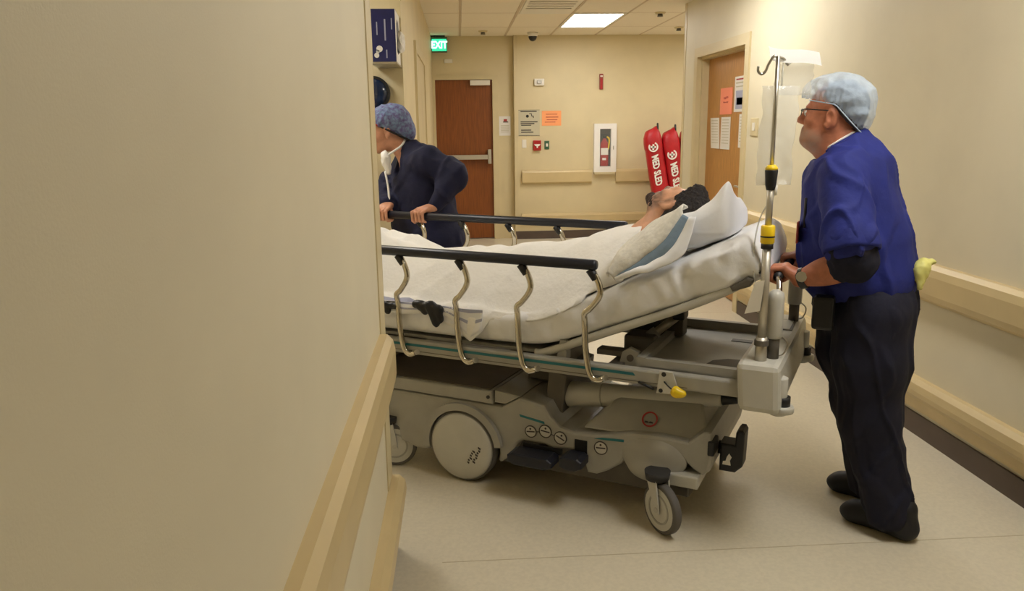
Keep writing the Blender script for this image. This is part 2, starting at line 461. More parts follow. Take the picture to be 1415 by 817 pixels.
def panel(x, y, lab):
    t = root('ceiling_light', (x+.28, y+.6, CEIL-.012), lab, 'light', 'ceiling light panels')
    multibox('frame', [((x-.012, y-.002, CEIL-.012), (x+.02, y+1.2, CEIL+.02)), ((x+.54, y-.002, CEIL-.012), (x+.572, y+1.2, CEIL+.02)),
                       ((x+.02, y-.002, CEIL-.012), (x+.54, y+.028, CEIL+.02)), ((x+.02, y+1.17, CEIL-.012), (x+.54, y+1.2, CEIL+.02))], 'whiteplastic', t)
    box('diffuser', (x+.02, y+.028, CEIL-.008), (x+.54, y+1.17, CEIL+.004), 'panel', t)
for i, (x, y) in enumerate(PANELS):
    panel(x, y, ['glowing rectangular ceiling light panel near the red bags', 'glowing ceiling light panel above the stretcher', 'glowing ceiling light panel in the side passage', 'glowing ceiling light panel above the near bumper rails', 'unseen ceiling light panel added around the corner behind the oak door'][i])

# walls
wr = struct(multibox('wall_right', [((XR, YS, 0), (XR+.16, 6.24, CEIL+.05)), ((XR, 7.52, 0), (XR+.16, 8.0, CEIL+.05)), ((XR, 6.24, 2.15), (XR+.16, 7.52, CEIL+.05))], 'wall'), 'beige painted corridor wall with door and bumper rails')
struct(multibox('wall_back', [((.745, YB, 0), (XE, YB+.3, CEIL+.05)), ((XF-.3, YB+.1, 0), (-.305, YB+.3, CEIL+.05)), ((.466, YB+.1, 0), (.745, YB+.3, CEIL+.05)), ((-.305, YB+.1, 2.145), (.466, YB+.3, CEIL+.05))], 'wall_end'), 'tan end wall of the corridor')
wl = struct(box('wall_left', (XW, YS, 0), (XL, YL, CEIL+.05), 'wall'), 'large plain beige wall close at hand')
struct(box('wall_left_far', (XW, YF, 0), (XF, YB+.3, CEIL+.05), 'wall_end'), 'tan wall past the side passage')
struct(box('wall_rear', (XW, YS-.2, 0), (XE, YS, CEIL+.05), 'wall'))
struct(box('wall_passage', (XW-.2, YS, 0), (XW, YF+.2, CEIL+.05), 'wall'))
struct(box('wall_side_far', (XE, 7.0, 0), (XE+.2, YB+.3, CEIL+.05), 'wall'))
struct(box('wall_side_near', (XR+.16, 7.84, 0), (XE, 8.0, CEIL+.05), 'wall'))

# corner guard of the near wall and of the end wall
struct(multibox('trim_1', [((XL-.001, YL-.14, .3), (XL+.004, YL+.004, CEIL)), ((XL-.06, YL, .3), (XL+.004, YL+.004, CEIL))], 'trim'), 'tan corner guard on the near wall')
struct(multibox('trim_2', [((.742, YB-.004, .1), (.79, YB, CEIL)), ((.741, YB-.004, .1), (.745, YB+.06, CEIL))], 'trim'))
struct(multibox('trim_3', [((XR-.004, 7.94, .1), (XR, 8.004, CEIL)), ((XR-.004, 8.0, .1), (XR+.05, 8.004, CEIL))], 'trim'))
def rail(name, y0, y1, sx, xw, z0, z1, d, m, lab):
    """rounded bumper rail along a wall; sx = direction into the corridor"""
    h = z1-z0
    pr = [(0, z0+.01), (d*.55, z0), (d*.9, z0+h*.1), (d, z0+h*.25), (d, z0+h*.72), (d*.86, z0+h*.9), (d*.5, z1), (0, z1)]
    return struct(prism(name, [(xw+sx*a, b) for a, b in pr], y0, y1, m), lab)
def basebump(name, y0, y1, sx, xw, lab):
    pr = [(0, .135), (.022, .135), (.024, .155), (.03, .19), (.05, .215), (.054, .24), (.05, .275), (.03, .296), (0, .296)]
    return struct(prism(name, [(xw+sx*a, b) for a, b in pr], y0, y1, 'rail'), lab)
rail('trim_4', YS, 6.12, -1, XR, .69, .872, .06, 'rail', 'tan handrail along the right wall')
basebump('trim_5', YS, 6.12, -1, XR, 'tan low bumper rail along the right wall')
struct(box('baseboard_right', (XR-.012, YS, 0), (XR, 6.15, .108), 'baseboard'), 'dark brown baseboard')
struct(box('baseboard_right_far', (XR-.012, 7.66, 0), (XR, 8.0, .108), 'baseboard'))
rail('trim_6', YS, YL-.15, 1, XL, .69, .872, .05, 'rail', 'tan handrail along the near wall')
basebump('trim_7', YS, YL+.005, 1, XL, 'tan low bumper rail along the near wall')
struct(box('baseboard_left', (XL, YS, 0), (XL+.012, YL+.01, .108), 'baseboard'))
def railb(name, x0, x1, z0, z1, d, lab=None):
    pr = [(YB, z0+.01), (YB-d*.6, z0), (YB-d, z0+.02), (YB-d, z1-.03), (YB-d*.8, z1-.005), (YB-d*.4, z1), (YB, z1)]
    return struct(prism(name, pr, x0, x1, 'rail', axis=0), lab)
railb('trim_8', .84, 1.79, .755, .935, .05, 'handrail piece left of the extinguisher cabinet')
railb('trim_9', 2.12, 4.2, .755, .935, .05, 'handrail piece behind the red bags')
railb('trim_10', .83, 4.2, .22, .35, .05, 'low bumper rail along the end wall')
struct(box('baseboard_back', (.75, YB-.012, 0), (4.5, YB, .108), 'baseboard'))
struct(box('baseboard_left_far', (XF, YF, 0), (XF+.012, YB+.1, .108), 'baseboard'))

# door in the right wall
d1 = struct(multibox('door_1', [((XR-.015, 6.16, 0), (XR+.03, 6.25, 2.225)), ((XR-.015, 7.51, 0), (XR+.03, 7.60, 2.225)), ((XR-.015, 6.25, 2.14), (XR+.03, 7.51, 2.225)),
                                ((XR+.03, 7.48, 0), (XR+.14, 7.52, 2.15)), ((XR+.03, 6.24, 0), (XR+.14, 6.28, 2.15)), ((XR+.03, 6.28, 2.12), (XR+.14, 7.48, 2.15))], 'trim'), 'light oak door in a tan steel frame')
box('door_leaf', (XR+.095, 6.282, .01), (XR+.138, 7.478, 2.118), 'oak', d1)
tube('door_handle', spline([(XR+.095, 6.36, 1.02), (XR+.04, 6.36, 1.02), (XR+.035, 6.38, 1.02), (XR+.035, 6.48, 1.02)], 4), .009, 'steel', d1)
box('handle_plate', (XR+.09, 6.33, .93), (XR+.096, 6.39, 1.11), 'steel', d1, .002)
# exit door
d2 = struct(multibox('door_2', [((-.355, YB+.075, 0), (-.3, YB+.13, 2.195)), ((.46, YB+.075, 0), (.535, YB+.13, 2.195)), ((-.3, YB+.075, 2.135), (.46, YB+.13, 2.195))], 'trim'), 'dark wooden exit door with push bar')
box('door_leaf', (-.3, YB+.12, .01), (.46, YB+.165, 2.133), 'darkoak', d2)
multibox('push_bar', [((-.27, YB+.03, 1.09), (.40, YB+.07, 1.15)), ((-.27, YB+.05, 1.10), (-.2, YB+.12, 1.14)), ((.34, YB+.05, 1.10), (.40, YB+.12, 1.14))], 'alu', d2)
box('push_bar_end', (.385, YB+.02, 1.03), (.43, YB+.12, 1.22), 'alu', d2, .006)
box('door_closer', (.165, YB+.04, 2.06), (.43, YB+.12, 2.125), 'whiteplastic', d2, .006)
# frame and opening in the far left wall
d3 = struct(multibox('door_3', [((XF-.01, 6.42, 0), (XF+.02, 6.55, 2.2)), ((XF-.01, 8.0, 0), (XF+.02, 8.13, 2.2)), ((XF-.01, 6.55, 2.12), (XF+.02, 8.0, 2.2))], 'trim'), 'tan door frame in the wall past the passage')
box('door_leaf', (XF, 6.55, .01), (XF+.008, 8.0, 2.12), 'wall_end', d3)
struct(box('trim_11', (XF-.06, YF-.004, .1), (XF+.004, YF+.03, CEIL), 'trim'))

# ---- things on the end wall
t = root('exit_sign', (-.225, YB, 2.47), 'glowing green exit sign above the dark wooden door', 'sign')
box('housing', (-.325, YB-.05, 2.485), (-.125, YB+.1, 2.665), 'green', t, .004)
box('mount', (-.3, YB-.03, 2.665), (-.15, YB+.02, CEIL-.001), 'black', t)
box('face', (-.32, YB-.053, 2.49), (-.13, YB-.05, 2.64), 'exitface', t)
text('lettering', 'EXIT', .125, (-.225, YB-.055, 2.563), (.8, 0, 0), (0, 0, 1), 'exitletter', t, .003, bold=.004)
tag(box('wall_plate', (-.17, YB+.08, 2.35), (-.06, YB+.1, 2.40), 'whiteplastic', None, .004), 'small pale plate on the wall above the exit door', 'wall plate')

def notice(name, x0, z0, x1, z1, m, lab, lines, head=None, y=None, cat='notice', group=None):
    y = YB if y is None else y
    t = root(name, ((x0+x1)/2, y, z0), lab, cat, group)
    box('sheet', (x0, y-.004, z0), (x1, y-.0005, z1), m, t)
    for i, (a, b, zz, h, mm) in enumerate(lines):
        W = x1-x0
        box('print_line', (x0+W*a, y-.0052, z0+(z1-z0)*zz), (x0+W*b, y-.004, z0+(z1-z0)*zz+h), mm, t)
    return t
notice('paper_notice', .545, 1.40, .70, 1.655, 'paper', 'white sheet taped between the exit door and the corner', [(.15, .85, .5-.08*i, .008, 'greysign') for i in range(5)]+[(.4, .7, .74, .03, 'inkred'), (.35, .8, .68, .014, 'ink')], y=YB+.1)
t = notice('wall_sign', .80, 1.395, 1.085, 1.735, 'greysign', 'grey room sign with black symbols beside the orange sheet', [(.1, .86, .92, .014, 'ink'), (.1, .9, .52, .014, 'ink'), (.1, .75, .45, .014, 'ink'), (.12, .6, .39, .012, 'ink'), (.12, .6, .2, .014, 'ink'), (.12, .7, .12, .014, 'ink'), (0, 1, .0, .006, 'beddark'), (0, 1, .985, .005, 'beddark')], cat='sign')
cyl('pictogram', (.92, YB-.004, 1.652), (.92, YB-.0055, 1.652), .02, 'black', t, n=14)
tube('pictogram', [(.945, YB-.006, 1.685), (.975, YB-.006, 1.685), (.975, YB-.006, 1.655), (1.0, YB-.006, 1.655), (1.0, YB-.006, 1.63)], .005, 'black', t, 5)
notice('paper_notice', 1.115, 1.525, 1.375, 1.72, 'orangepaper', 'bright orange sheet taped to the tan end wall', [(.2, .8, .75, .008, 'inkred'), (.2, .85, .55, .01, 'inkred'), (.25, .8, .38, .008, 'inkred'), (.15, .7, .22, .008, 'inkred')])
tag(box('light_switch', (.845, YB-.008, 1.235), (.905, YB, 1.345), 'whiteplastic', None, .003), 'pale switch plate left of the red alarm pull', 'switch')
t = root('fire_alarm_pull', (1.047, YB, 1.2), 'small red fire alarm pull with white handle', 'fire alarm')
box('housing', (.995, YB-.04, 1.2), (1.1, YB, 1.335), 'redpaint', t, .006)
prism('handle', [(1.005, 1.285), (1.09, 1.285), (1.075, 1.262), (1.057, 1.256), (1.057, 1.235), (1.038, 1.235), (1.038, 1.256), (1.02, 1.262)], YB-.05, YB-.04, 'white', t)
t = root('door_release', (1.18, YB, 1.215), 'small green wall switch right of the red alarm pull', 'switch')
box('plate', (1.148, YB-.012, 1.215), (1.213, YB, 1.325), 'green', t, .003)
box('button', (1.166, YB-.02, 1.25), (1.195, YB-.012, 1.29), 'whiteplastic', t, .003)
t = root('fire_strobe', (1.075, YB, 2.05), 'white strobe unit on the wall above the room sign', 'alarm strobe')
box('housing', (1.01, YB-.04, 2.045), (1.145, YB, 2.135), 'whiteplastic', t, .01)
box('lens', (1.045, YB-.055, 2.07), (1.11, YB-.04, 2.11), 'steel', t, .006)
t = root('alarm_strip', (1.915, YB, 1.99), 'slim brown red strip mounted above the extinguisher cabinet', 'wall strip')
box('body', (1.885, YB-.03, 1.99), (1.935, YB, 2.19), 'brownred', t, .006)
box('cap', (1.893, YB-.036, 2.15), (1.927, YB-.03, 2.17), 'whiteplastic', t, .002)
box('scale', (1.9, YB-.034, 2.0), (1.92, YB-.03, 2.13), 'red', t)
# extinguisher cabinet
t = root('extinguisher_cabinet', (1.965, YB, .9), 'white framed fire extinguisher cabinet set in the end wall', 'cabinet')
x0, x1, z0, z1 = 1.815, 2.12, .9, 1.545; y0 = YB-.06
multibox('frame', [((x0, y0, z0), (1.895, YB, z1)), ((2.045, y0, z0), (x1, YB, z1)), ((1.895, y0, z0), (2.045, YB, .975)), ((1.895, y0, 1.475), (2.045, YB, z1))], 'white', t)
box('back_panel', (1.895, YB-.008, .975), (2.045, YB-.001, 1.475), 'cabdark', t)
box('pane', (1.895, y0+.004, .975), (2.045, y0+.007, 1.475), 'glass', t)
box('latch', (2.072, y0-.012, 1.2), (2.084, y0, 1.25), 'steel', t, .003)
box('sill', (x0+.01, y0, z0-.03), (x1-.01, YB, z0), 'trim', t)
t = root('fire_extinguisher', (1.965, YB-.03, .976), 'red fire extinguisher inside the white wall cabinet', 'extinguisher')
cx, cyy = 1.96, YB-.031
V, Fc = sweep([(cx, cyy, z) for z in (.98, .985, 1.0, 1.25, 1.29, 1.32, 1.335, 1.36)], [.015, .02, .0215, .0215, .019, .012, .008, .008], 16)
V = np.array(V); V[:, 0] = cx+(V[:, 0]-cx)*2.6
obj('cylinder', V, Fc, 'redpaint', t, True)
box('label', (cx-.05, cyy-.0225, 1.13), (cx+.05, cyy-.0195, 1.22), 'paper', t)
box('label', (cx-.03, cyy-.0225, 1.06), (cx+.02, cyy-.0195, 1.09), 'paper', t)
multibox('valve', [((cx-.025, cyy-.012, 1.35), (cx+.03, cyy+.012, 1.38)), ((cx-.05, cyy-.008, 1.39), (cx+.05, cyy+.008, 1.405))], 'black', t)
tube('hose', spline([(cx+.03, cyy-.012, 1.37), (cx+.062, cyy-.012, 1.34), (cx+.06, cyy-.012, 1.26), (cx+.05, cyy-.012, 1.2)], 5), .011, 'yellow', t, 8)

# ---- red evacuation sled bags
def sled_bag(x, y, h, wd, lean, lab, dz=.22):
    t = root('sled_bag', (x, y, 0), lab, 'bag', 'red evacuation sled bags')
    n = 22; k = 16; P = []
    for i in range(n):
        f = i/(n-1); z = h*f; q = .45+.55*min(1, f/.06)**.5
        if f > .9: q = 1-.35*((f-.9)/.1)**2
        a = wd/2*q*(1+.04*math.sin(f*9+x)); b = .1*q*(1+.05*math.sin(f*13+x))
        top = -.04*(f > .93)
        row = []
        for j in range(k):
            th = 2*math.pi*j/k; c, s_ = math.cos(th), math.sin(th)
            row.append((x+lean*(h-z)+a*math.copysign(abs(c)**.6, c), y-.06+.11*f+b*math.copysign(abs(s_)**.6, s_), z+(.04*c if f > .85 else 0)*1.2))
        P.append(row)
    V = [p for r_ in P for p in r_]; Fc = []
    for i in range(n-1):
        for j in range(k): Fc.append((i*k+j, i*k+(j+1) % k, (i+1)*k+(j+1) % k, (i+1)*k+j))
    Fc.append(list(range(k))[::-1]); Fc.append([(n-1)*k+j for j in range(k)])
    obj('cover', V, Fc, 'red', t, True)
    tube('strap_loop', spline([(x+wd*.36, y+.04, h-.07), (x+wd*.36, y+.0, h+.0), (x+wd*.37, y+.02, h+.07), (x+wd*.4, y+.05, h+.06), (x+wd*.42, y+.06, h-.04)], 4), .012, 'black', t, 6)
    xd = np.array([lean, -.05, -1.]); xd /= np.linalg.norm(xd); yd = np.array([1., 0, lean])
    def pt(z, dx=0): f = z/h; return np.array([x+lean*(h-z)+dx, y-.06+.11*f-.109, z])
    text('lettering', 'MED SLED', .088, pt(h-dz-.30, -.03), xd, yd*1.35+xd*-.3, 'white', t, .006, bold=.003)
    c = pt(h-dz, -.03); c[1] -= .012
    ring('emblem', c, (0, -1, 0), .046, .064, .006, 'white', t, 26, R(60), R(340), xdir=(0, 0, 1))
    for dv in ((.036, .012), (.012, .036)):
        box('emblem_cross', (c[0]-dv[0], c[1]-.006, c[2]-dv[1]-.0), (c[0]+dv[0], c[1], c[2]+dv[1]), 'white', t)
    box('patch', (x+lean*(h-.28)-.07, y-.16, .52), (x+lean*(h-.28)+.03, y-.152, .60), 'pinkpaper', t)
sled_bag(2.50, 10.25, 1.46, .225, .17, 'tall red bag with white lettering, farthest from the oak door')
sled_bag(2.735, 10.25, 1.44, .225, .17, 'tall red bag with white lettering between two other red bags', .30)
sled_bag(2.97, 10.25, 1.46, .225, .17, 'tall red bag mostly hidden by the wall corner')

# ---- ceiling fittings
t = root('air_vent', (.92, 7.95, CEIL-.012), 'slotted air vent in the ceiling', 'vent')
multibox('frame', [((.665, 7.45, CEIL-.012), (.70, 8.62, CEIL-.001)), ((1.16, 7.45, CEIL-.012), (1.2, 8.62, CEIL-.001)), ((.7, 7.45, CEIL-.012), (1.16, 7.5, CEIL-.001)), ((.7, 8.25, CEIL-.012), (1.16, 8.62, CEIL-.001))], 'whiteplastic', t)
box('slot', (.7, 7.5, CEIL-.0035), (1.16, 8.25, CEIL-.0025), 'beddark', t)
for i in range(5): box('louvre', (.7, 7.53+.14*i, CEIL-.012), (1.16, 7.62+.14*i, CEIL-.006), 'whiteplastic', t)
t = root('security_camera', (.97, 10.4, CEIL-.1), 'small black dome camera on the ceiling above the room sign', 'camera')
cyl('base', (.97, 10.4, CEIL-.002), (.97, 10.4, CEIL-.05), .075, 'whiteplastic', t, .06)
V, Fc = sweep([(.97, 10.4, CEIL-.05-.06*math.sin(a)) for a in np.linspace(0, 1.5, 6)], [.055*math.cos(a) for a in np.linspace(0, 1.5, 6)], 16); obj('dome', V, Fc, 'black', t, True)
for x, y, lab in ((.33, 10.2, 'white ceiling sprinkler in front of the exit door'), (2.158, 8.6, 'white ceiling detector beside the glowing panel'), (2.72, 9.9, 'small sprinkler head above the red bags')):
    t = root('ceiling_sprinkler', (x, y, CEIL-.04), lab, 'sprinkler')
    cyl('plate', (x, y, CEIL-.001), (x, y, CEIL-.018), .06, 'trim', t, .05)
    cyl('head', (x, y, CEIL-.018), (x, y, CEIL-.045), .025, 'beddark', t, .03, n=14)

# ---- papers on the oak door
XD = XR+.095
def doorpaper(y0, z0, y1, z1, m, lab, lines, tilt=0.):
    t = root('door_notice', (XD, (y0+y1)/2, z0), lab, 'notice')
    def q(y, z): return (y+(z-z1)*tilt, z)
    W = y1-y0; H = z1-z0
    prism('sheet', [q(y0, z0), q(y1, z0), q(y1, z1), q(y0, z1)], XD-.004, XD-.0008, m, t, axis=0)
    for a, b, c, d, mm in lines:
        prism('print_line', [q(y0+W*a, z0+H*c), q(y0+W*b, z0+H*c), q(y0+W*b, z0+H*d), q(y0+W*a, z0+H*d)], XD-.0052, XD-.0042, mm, t, axis=0)
    return t
ln = [(.12, .88, .9-.09*i, .92-.09*i, 'greysign') for i in range(9)]
t = doorpaper(6.80, 1.612, 7.11, 1.84, 'pinkpaper', 'salmon pink sheet on the oak door', [])
for zz, am in ((1.755, .012), (1.715, .009)):
    tube('print_line', [(XD-.005, 7.02-.011*i, zz+am*math.sin(i*1.9+zz*40)*(1 if i % 3 else .3)) for i in range(12)], .0022, 'inkred', t, 5)
doorpaper(7.13, 1.31, 7.37, 1.585, 'paper', 'tilted white sheet hung nearest the hinge side of the oak door', ln, .16)
doorpaper(6.82, 1.31, 7.06, 1.59, 'paper', 'white sheet directly under the pink sheet on the oak door', ln)
doorpaper(6.43, 1.63, 6.745, 1.92, 'paper', 'white flyer with a grey picture high on the oak door', [(.12, .88, .08, .6, 'hemblue'), (.2, .8, .2, .4, 'ink'), (.1, .9, .8, .84, 'greysign'), (.1, .9, .7, .73, 'greysign'), (.1, .9, .9, .94, 'inkred')])
doorpaper(6.42, 1.335, 6.60, 1.61, 'paper', 'narrow white sheet under the flyer beside the door frame', ln)
t = root('wall_switch_plate', (XR, 6.0, 1.44), 'pale switch plate on the wall beside the oak door', 'switch')
box('plate', (XR-.008, 5.92, 1.44), (XR, 6.07, 1.575), 'trim', t, .003)
box('rocker', (XR-.014, 5.97, 1.48), (XR-.008, 6.02, 1.54), 'whiteplastic', t, .002)

# ---- return wall past the side passage: glove box and round mirror
t = root('supply_box', (-.41, YF-.2, 1.9), 'dark blue and white carton with an opening mounted high on the wall', 'box')
bx0, bx1, by0, by1, bz0, bz1 = -.475, -.342, 4.66, 4.99, 1.905, 2.19
multibox('carton', [((bx0, by0, bz0), (bx1, by1, bz1))], 'white', t)
box('front_panel', (bx0, by0-.003, bz0), (bx1, by0, bz1), 'bluebox', t)
for xa, za, zb, wd_ in ((-.40, 2.02, 2.135, .008), (-.362, 2.08, 2.14, .006), (-.395, 1.925, 1.97, .006), (-.445, 2.05, 2.12, .006)):
    box('print_line', (xa-wd_/2, by0-.0045, za), (xa+wd_/2, by0-.003, zb), 'hemblue', t)
for cx_, cz_, r_ in ((-.435, 1.975, .018), (-.452, 1.94, .014), (-.445, 1.96, .01)): cyl('printed_mask', (cx_, by0-.003, cz_), (cx_, by0-.0045, cz_), r_, 'white', t, n=16)
prism('opening', [(4.74, 1.98), (4.80, 1.955), (4.88, 1.965), (4.93, 2.02), (4.93, 2.09), (4.88, 2.14), (4.8, 2.15), (4.74, 2.12)], bx1, bx1+.001, 'black', t, axis=0)
s_ = Sdf((-.37, 4.7, 1.93), (-.29, 4.97, 2.15), .005)
s_.ell((-.335, 4.86, 2.04), (.028, .06, .05)).ell((-.33, 4.82, 2.0), (.025, .04, .03))
sdfobj('tissue', s_, 'white', t, .006, 40)
box('bracket', (bx0-.01, by0-.006, bz0-.012), (bx1+.004, 5.0, bz0-.001), 'steel', t)
t = root('round_mirror', (-.515, 4.96, 1.66), 'round dark blue glossy disc with black rim under the carton', 'mirror')
c = (-.515, 4.975, 1.745)
cyl('backing', (c[0], 4.97, c[2]), (c[0], 4.999, c[2]), .085, 'black', t, n=36)
V, Fc = sweep([(c[0], 4.97-.025*math.cos(a), c[2]) for a in np.linspace(math.pi/2, .05, 7)], [.09*math.sin(a) for a in np.linspace(math.pi/2, .05, 7)], 36); obj('glass', V, Fc, 'blueglass', t, True)
ring('rim', (c[0], 4.96, c[2]), (0, 1, 0), .086, .102, .035, 'black', t)

# ================================================================== THE STRETCHER
FRAME[0] = 'bed'
ST = root('hospital_stretcher', (0.2, 0, 0), 'grey wheeled hospital stretcher with chrome side rails and large central wheels', 'stretcher')
def arc(c, r, a0, a1, n): return [(c[0]+r*math.cos(R(a0+(a1-a0)*i/(n-1))), c[1]+r*math.sin(R(a0+(a1-a0)*i/(n-1)))) for i in range(n)]
WC = (.008, .165)
# base cover: one side outline, arch cut for the big wheel, scallops for pedals and caster
prof = [(-.80, .30), (-.80, .372), (.20, .372), (.285, .425), (.40, .408), (.43, .36), (.47, .325), (.53, .312), (.62, .318), (.77, .35), (.88, .357), (1.0, .352), (1.055, .40), (1.085, .40), (1.095, .30), (1.085, .245), (1.06, .222),
        (1.02, .245), (.975, .285), (.93, .29), (.80, .29), (.76, .25), (.735, .21), (.68, .17), (.63, .145), (.59, .145), (.575, .20), (.55, .235), (.50, .232), (.44, .225), (.40, .235), (.30, .235), (.275, .215), (.235, .15), (.19, .115)]
prof += arc(WC, .178, -14, 194, 20) + [(-.18, .11), (-.24, .105), (-.33, .13), (-.37, .19), (-.42, .27), (-.62, .30)]
prism('base_cover', prof, -.33, .33, 'bedgrey', ST, .012, 2)
prism('deck_lid', [(-.81, .378), (.158, .378), (.162, .39), (.155, .436), (-.81, .436)], -.338, .338, 'bedgrey', ST, .008)
prism('deck_top', [(-.80, .4365), (.14, .4365), (.14, .440), (-.80, .440)], -.32, .32, 'deck', ST)
prism('deck_end_panel', [(.163, .385), (.215, .385), (.285, .428), (.165, .44)], -.325, .325, 'bedgrey', ST, .004)
cyl('screw', (.14, -.338, .41), (.14, -.342, .41), .008, 'black', ST, n=12)
ring('wheel_arch', (WC[0], -.352, WC[1]), (0, 1, 0), .166, .198, .03, 'bedgrey', ST, 40, R(-8), R(172), xdir=(-1, 0, 0))
ring('wheel_arch', (WC[0], .322, WC[1]), (0, 1, 0), .166, .198, .03, 'bedgrey', ST, 40, R(-8), R(172), xdir=(-1, 0, 0))
def bigwheel(v0, v1, vo, s):
    wv = cyl('big_wheel', (WC[0], v0, WC[1]), (WC[0], v1, WC[1]), .163, 'tyre', ST, n=56, bev=.008)
    vv = vo
    a = np.linspace(0, math.pi/2, 7)
    pts = [(WC[0], vv+s*.016*math.sin(x), WC[1]) for x in a]; rr = [.150*math.cos(x)**.25 if x < 1.5 else .004 for x in a]; rr[-1] = .004
    V, Fc = sweep([(WC[0], v0+s*-.002, WC[1])]+pts, [.152]+rr, 48); obj('wheel_cover', V, Fc, 'bedlight', wv, True)
    ring('cover_rim', (WC[0], vv-.001 if s > 0 else vv-.003, WC[1]), (0, 1, 0), .146, .153, .004, 'bedgrey', wv, 48)
    return wv
w1 = bigwheel(-.345, -.29, -.347, -1)
w2 = bigwheel(.29, .345, .347, 1)
lx = np.array([.42, 0, .9]); ly = np.array([-.9, 0, .42])
for k, (uu, zz, n_) in enumerate(((.094, .148, 7), (.064, .136, 6))):
    for i in range(n_):
        c_ = np.array([uu, -.3645, zz])+lx*(i-n_/2)*.0125+ly*.003*math.sin(i*2.3); h_ = .0055 if (i+k) % 3 else .008
        P = [c_+lx*a+ly*b_ for a, b_ in ((-.0035, -h_), (.0035, -h_*.7), (.0035, h_), (-.0035, h_*.6))]
        obj('emblem_mark', P+[p+np.array([0, .003, 0]) for p in P], [(0, 1, 2, 3), (7, 6, 5, 4), (0, 4, 5, 1), (1, 5, 6, 2), (2, 6, 7, 3), (3, 7, 4, 0)], 'ink', w1)
# raised hood over the head half
def frustum(name, b, t, m, parent, bev=.01):
    V = [(b[0], b[2], b[4]), (b[1], b[2], b[4]), (b[1], b[3], b[4]), (b[0], b[3], b[4]), (t[0], t[2], t[4]), (t[1], t[2], t[4]), (t[1], t[3], t[4]), (t[0], t[3], t[4])]
    bm = bmesh.new(); vs = [bm.verts.new(x) for x in V]
    for f in ((3, 2, 1, 0), (4, 5, 6, 7), (0, 1, 5, 4), (1, 2, 6, 5), (2, 3, 7, 6), (3, 0, 4, 7)): bm.faces.new([vs[i] for i in f])
    bmesh.ops.bevel(bm, geom=list(bm.edges), offset=bev, segments=2, affect='EDGES', profile=.5)
    return bmobj(name, bm, m, parent)
hd = frustum('head_hood', (.56, 1.085, -.31, .31, .33), (.70, 1.02, -.20, .20, .47), 'bedgrey', ST)
# caster domes
for sv in (-1, 1):
    q = Sdf((.68, -.45 if sv < 0 else .2, .1), (1.05, -.2 if sv < 0 else .45, .42), .007)
    q.ell((.865, sv*.318, .262), (.135, .034, .085), k=.02).ell((.865, sv*.318, .205), (.095, .045, .045), k=.03)
    q.plane((0, sv*.2, 0), (0, -sv, 0))
    sdfobj('caster_dome', q, 'bedgrey', ST)
# casters
def caster(u, v, z_top, ang, parent=ST, lean=0):
    """swivel caster: contact near (u, v); ang = rolling direction in the floor plane"""
    r = .1; d = np.array([math.cos(ang), math.sin(ang), 0]); ax = np.array([-math.sin(ang), math.cos(ang), 0])
    C = np.array([u, v, r]); top = C - d*.035 + np.array([0, 0, z_top-r])
    cs = cyl('caster', C-ax*.017, C+ax*.017, r, 'tyre', parent, n=40, bev=.008)
    for s in (-1, 1):
        cyl('hub', C+ax*.0165*s, C+ax*.0185*s, .083, 'bedlight', cs, n=36)
        ring('hub_ring', C+ax*(.0185*s if s > 0 else -.0205), ax, .052, .06, .002, 'bedgrey', cs, 30)
        P = [top+ax*.028*s+d*.03, top+ax*.028*s-d*.03, C+ax*.024*s-d*.012, C+ax*.024*s+d*.015-np.array([0, 0, .012])]
        Q = [p+ax*.006*s for p in P]
        obj('fork_blade', P+Q, [(0, 1, 2, 3), (7, 6, 5, 4), (0, 4, 5, 1), (1, 5, 6, 2), (2, 6, 7, 3), (3, 7, 4, 0)], 'bedlight', cs)
        cyl('axle_nut', C+ax*.024*s, C+ax*.034*s, .011, 'steel', cs, n=10)
    cyl('swivel', top+np.array([0, 0, -.012]), top+np.array([0, 0, .02]), .045, 'rubber', cs, .05)
    return cs
caster(.93, -.412, .222, R(-36)); caster(.92, .36, .222, R(-40)); caster(-.36, -.325, .222, R(25)); caster(-.40, .33, .222, R(10))
# teal flashes and round stickers on the skirt
prism('teal_flash', [(.285, .352), (.29, .343), (.40, .328), (.398, .337)], -.3335, -.329, 'teal', ST)
prism('teal_flash', [(.62, .302), (.655, .311), (.745, .318), (.745, .308), (.655, .303)], -.3335, -.329, 'teal', ST)
def sticker(u, z, r, s):
    st = ring('sticker_ring', (u, -.3338, z), (0, 1, 0), r*.86, r, .003, 'ink', ST, 26)
    cyl('sticker_face', (u, -.329, z), (u, -.3325, z), r*.86, 'bedlight', st, n=26)
    d_ = np.array([math.cos(s), 0, math.sin(s)]); e_ = np.array([-math.sin(s), 0, math.cos(s)]); c_ = np.array([u, -.3336, z])
    P = [c_+d_*a+e_*b_ for a, b_ in ((-r*.7, -.003), (r*.7, -.003), (r*.7, .003), (-r*.7, .003))]
    obj('sticker_bar', P, [(0, 1, 2, 3)], 'ink', st)
    cyl('sticker_dot', c_+e_*r*.45, c_+e_*r*.45+np.array([0, .001, 0]), .0045, 'ink', st, n=10)
sticker(.337, .284, .027, .12); sticker(.404, .296, .029, -.1); sticker(.472, .278, .029, -.45); sticker(.649, .266, .029, .05)
for ua, ub, za, zb in ((.362, .378, .288, .290), (.431, .446, .288, .284)): tube('sticker_link', [(ua, -.3335, za), (ub, -.3335, zb)], .0015, 'ink', ST, 5)
